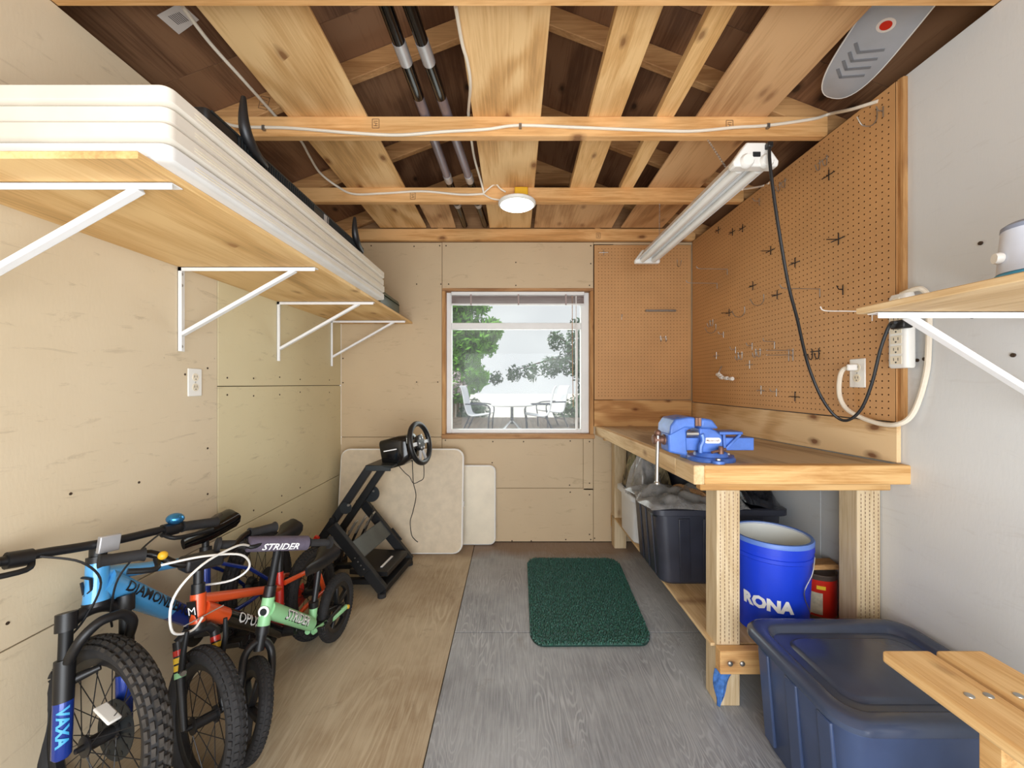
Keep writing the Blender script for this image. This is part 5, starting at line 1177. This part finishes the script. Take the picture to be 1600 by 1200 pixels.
# suspension fork
cr_ = B.ax(.328); axl = Vector((B.wb, 0, R))
fk = B.tube('fork_crown', spline([cr_ + Vector((.005, -.062, -.028)), cr_ + Vector((0, -.035, -.008)), cr_, cr_ + Vector((0, .035, -.008)), cr_ + Vector((.005, .062, -.028))], 5), .017, 'black', True)
for s_ in (-1, 1):
    top = cr_ + Vector((.005, s_ * .066, .012)); bot = axl + Vector((-.02, s_ * .066, -.01)); 
    B.tube('fork_cap', [top, top.lerp(bot, .13)], .0225, 'black', True, fk); B.tube('stanchion', [top.lerp(bot, .1), top.lerp(bot, .4)], .0145, 'mat_black_metal', True, fk)
    lg = B.tube('fork_leg', [top.lerp(bot, .33), top.lerp(bot, .40), top.lerp(bot, .62)], [.0215, .0215, .0205], 'black', True, fk); l2 = B.tube('fork_leg', [top.lerp(bot, .62), top.lerp(bot, .98), bot], [.0205, .0195, .014], 'blue_deep', True, fk)
    if s_ < 0:
        ld = (bot - top).normalized(); oo = top.lerp(bot, .78); fwd_ = Vector((1, 0, 0)); fwd_ = (fwd_ - ld * fwd_.dot(ld)).normalized(); yv = Vector((0, 1, 0))
        letters('VAXA', .034, lambda x, y: B.F @ (oo + ld * x + fwd_ * (.0218 * math.cos(y / .0218 - .5)) + yv * (.0218 * math.sin(y / .0218 - .5))), M['sky_ink'], fk, .0012)
        B.tube('cable_boss', [top.lerp(bot, .50) + Vector((0, .02, 0)), top.lerp(bot, .48) + Vector((.03, .06, .01))], [.013, .008], 'black', True, fk)
yt_ = Vector((0, .066, 0)); p3 = cr_.lerp(axl, .33)
B.tube('fork_arch', spline([p3 + Vector((.012, -.066, 0)), p3 + Vector((.035, -.058, .055)), p3 + Vector((.042, -.03, .088)), p3 + Vector((.044, 0, .094)), p3 + Vector((.042, .03, .088)), p3 + Vector((.035, .058, .055)), p3 + Vector((.012, .066, 0))], 4), .013, 'black', True, fk)
# stem, bar, controls
stt = B.ax(.495); brc = B.ax(.512) + Vector((.028, 0, 0))
B.tube('stem', [B.ax(.46), stt, brc], [.020, .021, .019], 'black', True)
MB(B.F).box(brc + Vector((.012, -.025, -.024)), brc + Vector((.028, .025, .024))).build('front_reflector', M['silver_tape'], B.root, bev=.003)
bar_ = B.tube('handlebar', spline([brc + Vector((-.002, -.318, -.005)), brc + Vector((.0, -.16, .004)), brc + Vector((0, -.05, 0)), brc + Vector((0, .05, 0)), brc + Vector((.0, .16, .004)), brc + Vector((-.002, .33, -.005))], 5), .0125, 'black', True)
for s_ in (-1, 1):
    g0_, g1_ = brc + Vector((0, s_ * .21, .002)), brc + Vector((-.002, s_ * (.33 if s_ > 0 else .319), -.005)); B.tube('grip', [g0_, g0_.lerp(g1_, .1), g1_.lerp(g0_, .1), g1_], [.019, .0165, .0165, .018], 'rubber', True)
    lv_ = B.tube('brake_lever', spline([brc + Vector((.005, s_ * .15, -.01)), brc + Vector((.035, s_ * .17, -.022)), brc + Vector((.034, s_ * .24, -.024)), brc + Vector((.024, s_ * .30, -.022))], 4), .007, 'mat_black_metal', True)
    B.tube('lever_clamp', [brc + Vector((0, s_ * .15, .0)), brc + Vector((0, s_ * .195, .002))], .021, 'black', True)
    B.tube('brake_hose', spline([brc + Vector((.015, s_ * .14, .0)), brc + Vector((.05, s_ * .07, -.03)), brc + Vector((.05, s_ * .02, -.10)), brc + Vector((.02, s_ * .03, -.20)), (brc + Vector((-.01, s_ * .055, -.26)))], 6), .003, 'cable_black', True, n=6)
MB(B.F).sphere(brc + Vector((0, .185, .034)), .026, (1, 1, .72), 18, 10).build('bell', M['bell_blue'], B.root, True)

# ---- orange child's bike (OPUS)
Bo = Bike("orange and black child's bike between the blue and the green ones", (-.9557, 1.9616), (-.0064, -1), 7.94, .207, .7757, 78.4, .0572, 62.35); B = Bo; R = .207
fw = wheel('front_wheel', B.root, B.F @ Matrix.Translation((B.wb, 0, R)), R, .025, (-58, -20, 20, 58), 60, .003, M['rubber'], M['rubber'], 20, .012)
wheel('rear_wheel', B.root, B.M @ Matrix.Translation((0, 0, R)), R, .025, (-58, -20, 20, 58), 60, .003, M['rubber'], M['rubber'], 20, .012)
hb_, ht_ = B.ax(.258), B.ax(.346)
B.tube('head_tube', [hb_, ht_], .022, 'orange')
bbp = Vector((.275, 0, .185)); stp = Vector((.225, 0, .415))
dn0, dn1 = Vector((.645, 0, .490)), bbp
d1 = B.tube('down_tube', [dn0, dn0.lerp(dn1, .24)], [.028, .027], 'orange'); d2 = B.tube('down_tube', [dn0.lerp(dn1, .24), dn1], [.0275, .026], 'black_gloss')
tp0, tp1 = Vector((.64, 0, .522)), Vector((.235, 0, .35))
B.tube('top_tube', [tp0, tp1], [.018, .015], 'orange')
B.tube('seat_tube', [bbp, stp], .016, 'red'); B.tube('seat_post', [stp, Vector((.185, 0, .54))], .0125, 'black')
for s_ in (-1, 1):
    B.tube('chain_stay', [bbp + Vector((0, s_ * .02, 0)), (.16, s_ * .05, .215), (.0, s_ * .06, R)], .010, 'orange'); B.tube('seat_stay', [stp + Vector((0, s_ * .016, -.05)), (.12, s_ * .05, .355), (.03, s_ * .06, .32), (0, s_ * .06, R)], .0105, 'orange')
B.saddle((.17, 0, .552), .20, .13, 'black'); B.crank(bbp, .09, 205, .05, 'black')
MB(B.M).bar(bbp + Vector((.05, -.048, 0)), Vector((-.03, -.055, R)), .008, .085, (0, 0, 1)).build('chain_guard', M['red'], B.root, bev=.004)
B.text('OPUS', .052, dn0, dn1, .46, .0295, 'white_ink', d2, .0006)
MB(B.M).box(B.ax(.302) + Vector((.0215, -.014, -.032)), B.ax(.302) + Vector((.024, .014, .032))).build('head_badge', M['black'], B.root)
letters('M', .036, lambda x, y: B.M @ (B.ax(.302) + Vector((.0245, x, y))), M['white_ink'], B.root)
B.tube('headset', [hb_ - B.u * .02, hb_], .024, 'black'); B.tube('headset', [ht_, ht_ + B.u * .03], .019, 'black')
cr_ = B.ax(.236); axl = Vector((B.wb, 0, R))
fk = B.tube('fork_crown', [cr_ + Vector((0, -.05, -.02)), cr_ + Vector((0, -.03, 0)), cr_, cr_ + Vector((0, .03, 0)), cr_ + Vector((0, .05, -.02))], .015, 'black', True)
for s_ in (-1, 1):
    pA = cr_ + Vector((.0, s_ * .05, -.015)); pB = axl + Vector((0, s_ * .052, 0)); B.tube('fork_leg', [pA, pA.lerp(pB, .5), pB], [.014, .0125, .010], 'black', True, fk)
    for k, c in enumerate(('red', 'yellow_ink', 'yellow_ink', 'mint')): B.tube('stripe', [pA.lerp(pB, .10 + k * .085), pA.lerp(pB, .165 + k * .085)], .0146, c, True, fk)
    q = pA.lerp(pB, .32) + Vector((.022, s_ * .004, 0)); ba = B.tube('brake_arm', [q, q + Vector((.004, s_ * .003, .06)), q + Vector((0, -s_ * .002, .115))], [.009, .008, .006], 'mat_black_metal', True); B.tube('pivot_bolt', [q + Vector((.004, 0, 0)), q + Vector((.014, 0, 0))], .008, 'steel', True, ba)
    B.tube('brake_pad', [q + Vector((-.005, -s_ * .018, .01)), q + Vector((-.045, -s_ * .018, .012))], .007, 'black', True, ba)
B.tube('brake_wire', [cr_ + Vector((.022, -.05, .035)), cr_ + Vector((.022, .06, .06))], .002, 'steel', True, n=6)
stt = B.ax(.440); brc = B.ax(.455) + Vector((.037, 0, 0)); B.tube('steerer', [B.ax(.36), stt], .014, 'black', True)
MB(B.F).box(stt + Vector((-.02, -.055, -.012)), stt + Vector((.05, .055, .032))).build('stem_block', M['black'], B.root, bev=.01, seg=3)
B.tube('handlebar', spline([brc + Vector((-.036, -.24, .055)), brc + Vector((-.026, -.14, .052)), brc + Vector((0, -.06, .003)), brc + Vector((0, .06, .003)), brc + Vector((-.026, .14, .052)), brc + Vector((-.036, .24, .055))], 5), .011, 'black_gloss', True)
for s_ in (-1, 1):
    g0_, g1_ = brc + Vector((-.027, s_ * .15, .052)), brc + Vector((-.037, s_ * .249, .055)); B.tube('grip', [g0_, g0_.lerp(g1_, .12), g1_.lerp(g0_, .1), g1_], [.020, .016, .016, .020], 'rubber', True)
    B.tube('brake_lever', spline([brc + Vector((-.015, s_ * .125, .035)), brc + Vector((.02, s_ * .135, .015)), brc + Vector((.016, s_ * .20, .025))], 4), .008, 'mat_black_metal', True)
B.tube('brake_cable', spline([brc + Vector((.015, .13, .02)), brc + Vector((.07, .06, .045)), brc + Vector((.10, -.05, .02)), brc + Vector((.09, -.11, -.06)), brc + Vector((.06, -.09, -.17)), cr_ + Vector((.035, -.03, .02)), cr_ + Vector((.024, .0, .045))], 6), .0036, 'white_plastic', True, n=8)
B.tube('brake_cable', spline([brc + Vector((.012, -.13, .02)), brc + Vector((.05, -.03, .03)), brc + Vector((.06, .08, .01)), brc + Vector((.03, .13, -.05)), brc + Vector((.0, .09, -.09)), ht_ + Vector((-.09, .02, -.005))], 6), .0036, 'white_plastic', True, n=8)
MB(B.F).sphere(brc + Vector((.0, -.115, .045)), .013).build('brass_bell', M['yellow'], B.root, True)

# ---- mint balance bike (STRIDER)
Bs = Bike('mint green balance bike with grey handlebar pad, nearest the room', (-.85, 1.9343), (-.0635, -.998), 1.0, .150, .6149, 70.17, .0235, 52.24); B = Bs; R = .150
wheel('front_wheel', B.root, B.F @ Matrix.Translation((B.wb, 0, R)), R, .021, (-40, 0, 40), 60, .0015, M['rubber'], M['rubber'], 5, .012, .016, True)
wheel('rear_wheel', B.root, B.M @ Matrix.Translation((0, 0, R)), R, .021, (-40, 0, 40), 60, .0015, M['rubber'], M['rubber'], 5, .012, .016, True)
hb_, ht_ = B.ax(.228), B.ax(.322)
B.tube('head_tube', [hb_, ht_], .0205, 'mint')
stb = Vector((.215, 0, .185)); stt_ = Vector((.195, 0, .262))
dn0, dn1 = Vector((.492, 0, .415)), Vector((.222, 0, .198))
d1 = B.tube('main_tube', [dn0, dn1], [.029, .027], 'mint'); B.text('STRIDER', .050, dn0, dn1, .54, .0294, 'black_ink', d1, .0012, .12, -.0035, r1=.0276); B.text('STRIDER', .050, dn0, dn1, .54, .0306, 'white_ink', d1, .0008, .12, r1=.0288)
B.tube('seat_tube', [stb, stt_], .017, 'mint'); B.tube('seat_clamp', [stt_ + Vector((0, 0, -.005)), stt_ + Vector((0, 0, .02))], .020, 'black'); B.tube('seat_post', [stt_, Vector((.145, 0, .415))], .0125, 'black')
B.saddle((.135, 0, .432), .20, .13, 'black')
for s_ in (-1, 1):
    B.tube('rear_stay', [stb + Vector((.01, s_ * .012, -.02)), (.11, s_ * .045, .16), (0, s_ * .048, R)], .011, 'mint'); MB(B.M).box((.05, s_ * .045 - .004, .152), (.17, s_ * .045 + .004, .185)).build('foot_rest', M['black'], B.root, bev=.003)
MB(B.M).lathe((0, .055, R), (0, 1, 0), [(0, .010), (.008, .008)], 10).build('axle_nut', M['yellow'], B.root)
cr_ = B.ax(.200); axl = Vector((B.wb, 0, R))
B.tube('headset', [B.ax(.205), hb_ + B.u * .004], .022, 'black')
B.tube('fork_neck', [B.ax(.155), B.ax(.21)], .017, 'black', True)
B.tube('fork', spline([axl + Vector((0, -.046, 0)), axl + Vector((-.02, -.046, .08)), B.ax(.155) + Vector((.008, -.043, -.01)), B.ax(.178) + Vector((0, -.02, 0)), B.ax(.182), B.ax(.178) + Vector((0, .02, 0)), B.ax(.155) + Vector((.008, .043, -.01)), axl + Vector((-.02, .046, .08)), axl + Vector((0, .046, 0))], 5), .0125, 'black', True)
brt = B.ax(.504); B.tube('steerer', [B.ax(.32), brt], .0135, 'mat_black_metal', True); B.tube('stem_clamp', [B.ax(.325), B.ax(.36)], .020, 'black', True)
B.tube('handlebar', [brt + Vector((0, -.20, .0)), brt + Vector((0, .20, .0))], .011, 'mat_black_metal', True)
pdm = Matrix.Translation(brt)
MB(B.F @ pdm).loft([[(.030 * math.cos(q) * k, y, .027 * math.sin(q) * k) for q in [2 * math.pi * i / 18 for i in range(18)]] for y, k in ((-.108, .75), (-.104, 1), (.104, 1), (.108, .75))]).build('bar_pad', M['pad'], B.root, True)
letters('STRIDER', .034, lambda x, y: B.F @ (brt + Vector((.0318 * math.cos(y / .030 - .05), x, .0295 * math.sin(y / .030 - .05)))), M['white_ink'], B.root, .0008, .25)
for s_ in (-1, 1):
    B.tube('grip', [brt + Vector((0, s_ * .112, 0)), brt + Vector((0, s_ * .118, 0)), brt + Vector((0, s_ * .19, 0)), brt + Vector((0, s_ * .192, 0)), brt + Vector((0, s_ * .202, 0))], [.020, .0145, .0145, .026, .024], 'rubber', True)
bdg = MB(B.M).lathe(B.ax(.285) + Vector((.0195, .004, 0)), (1, .1, .2), [(0, .019), (.0025, .019)], 22).build('head_badge', M['white_ink'], B.root)
MB(B.M).lathe(B.ax(.285) + Vector((.0222, .004, 0)), (1, .1, .2), [(0, .012), (.001, .012)], 18).build('badge_mark', M['grey_metal'], bdg)
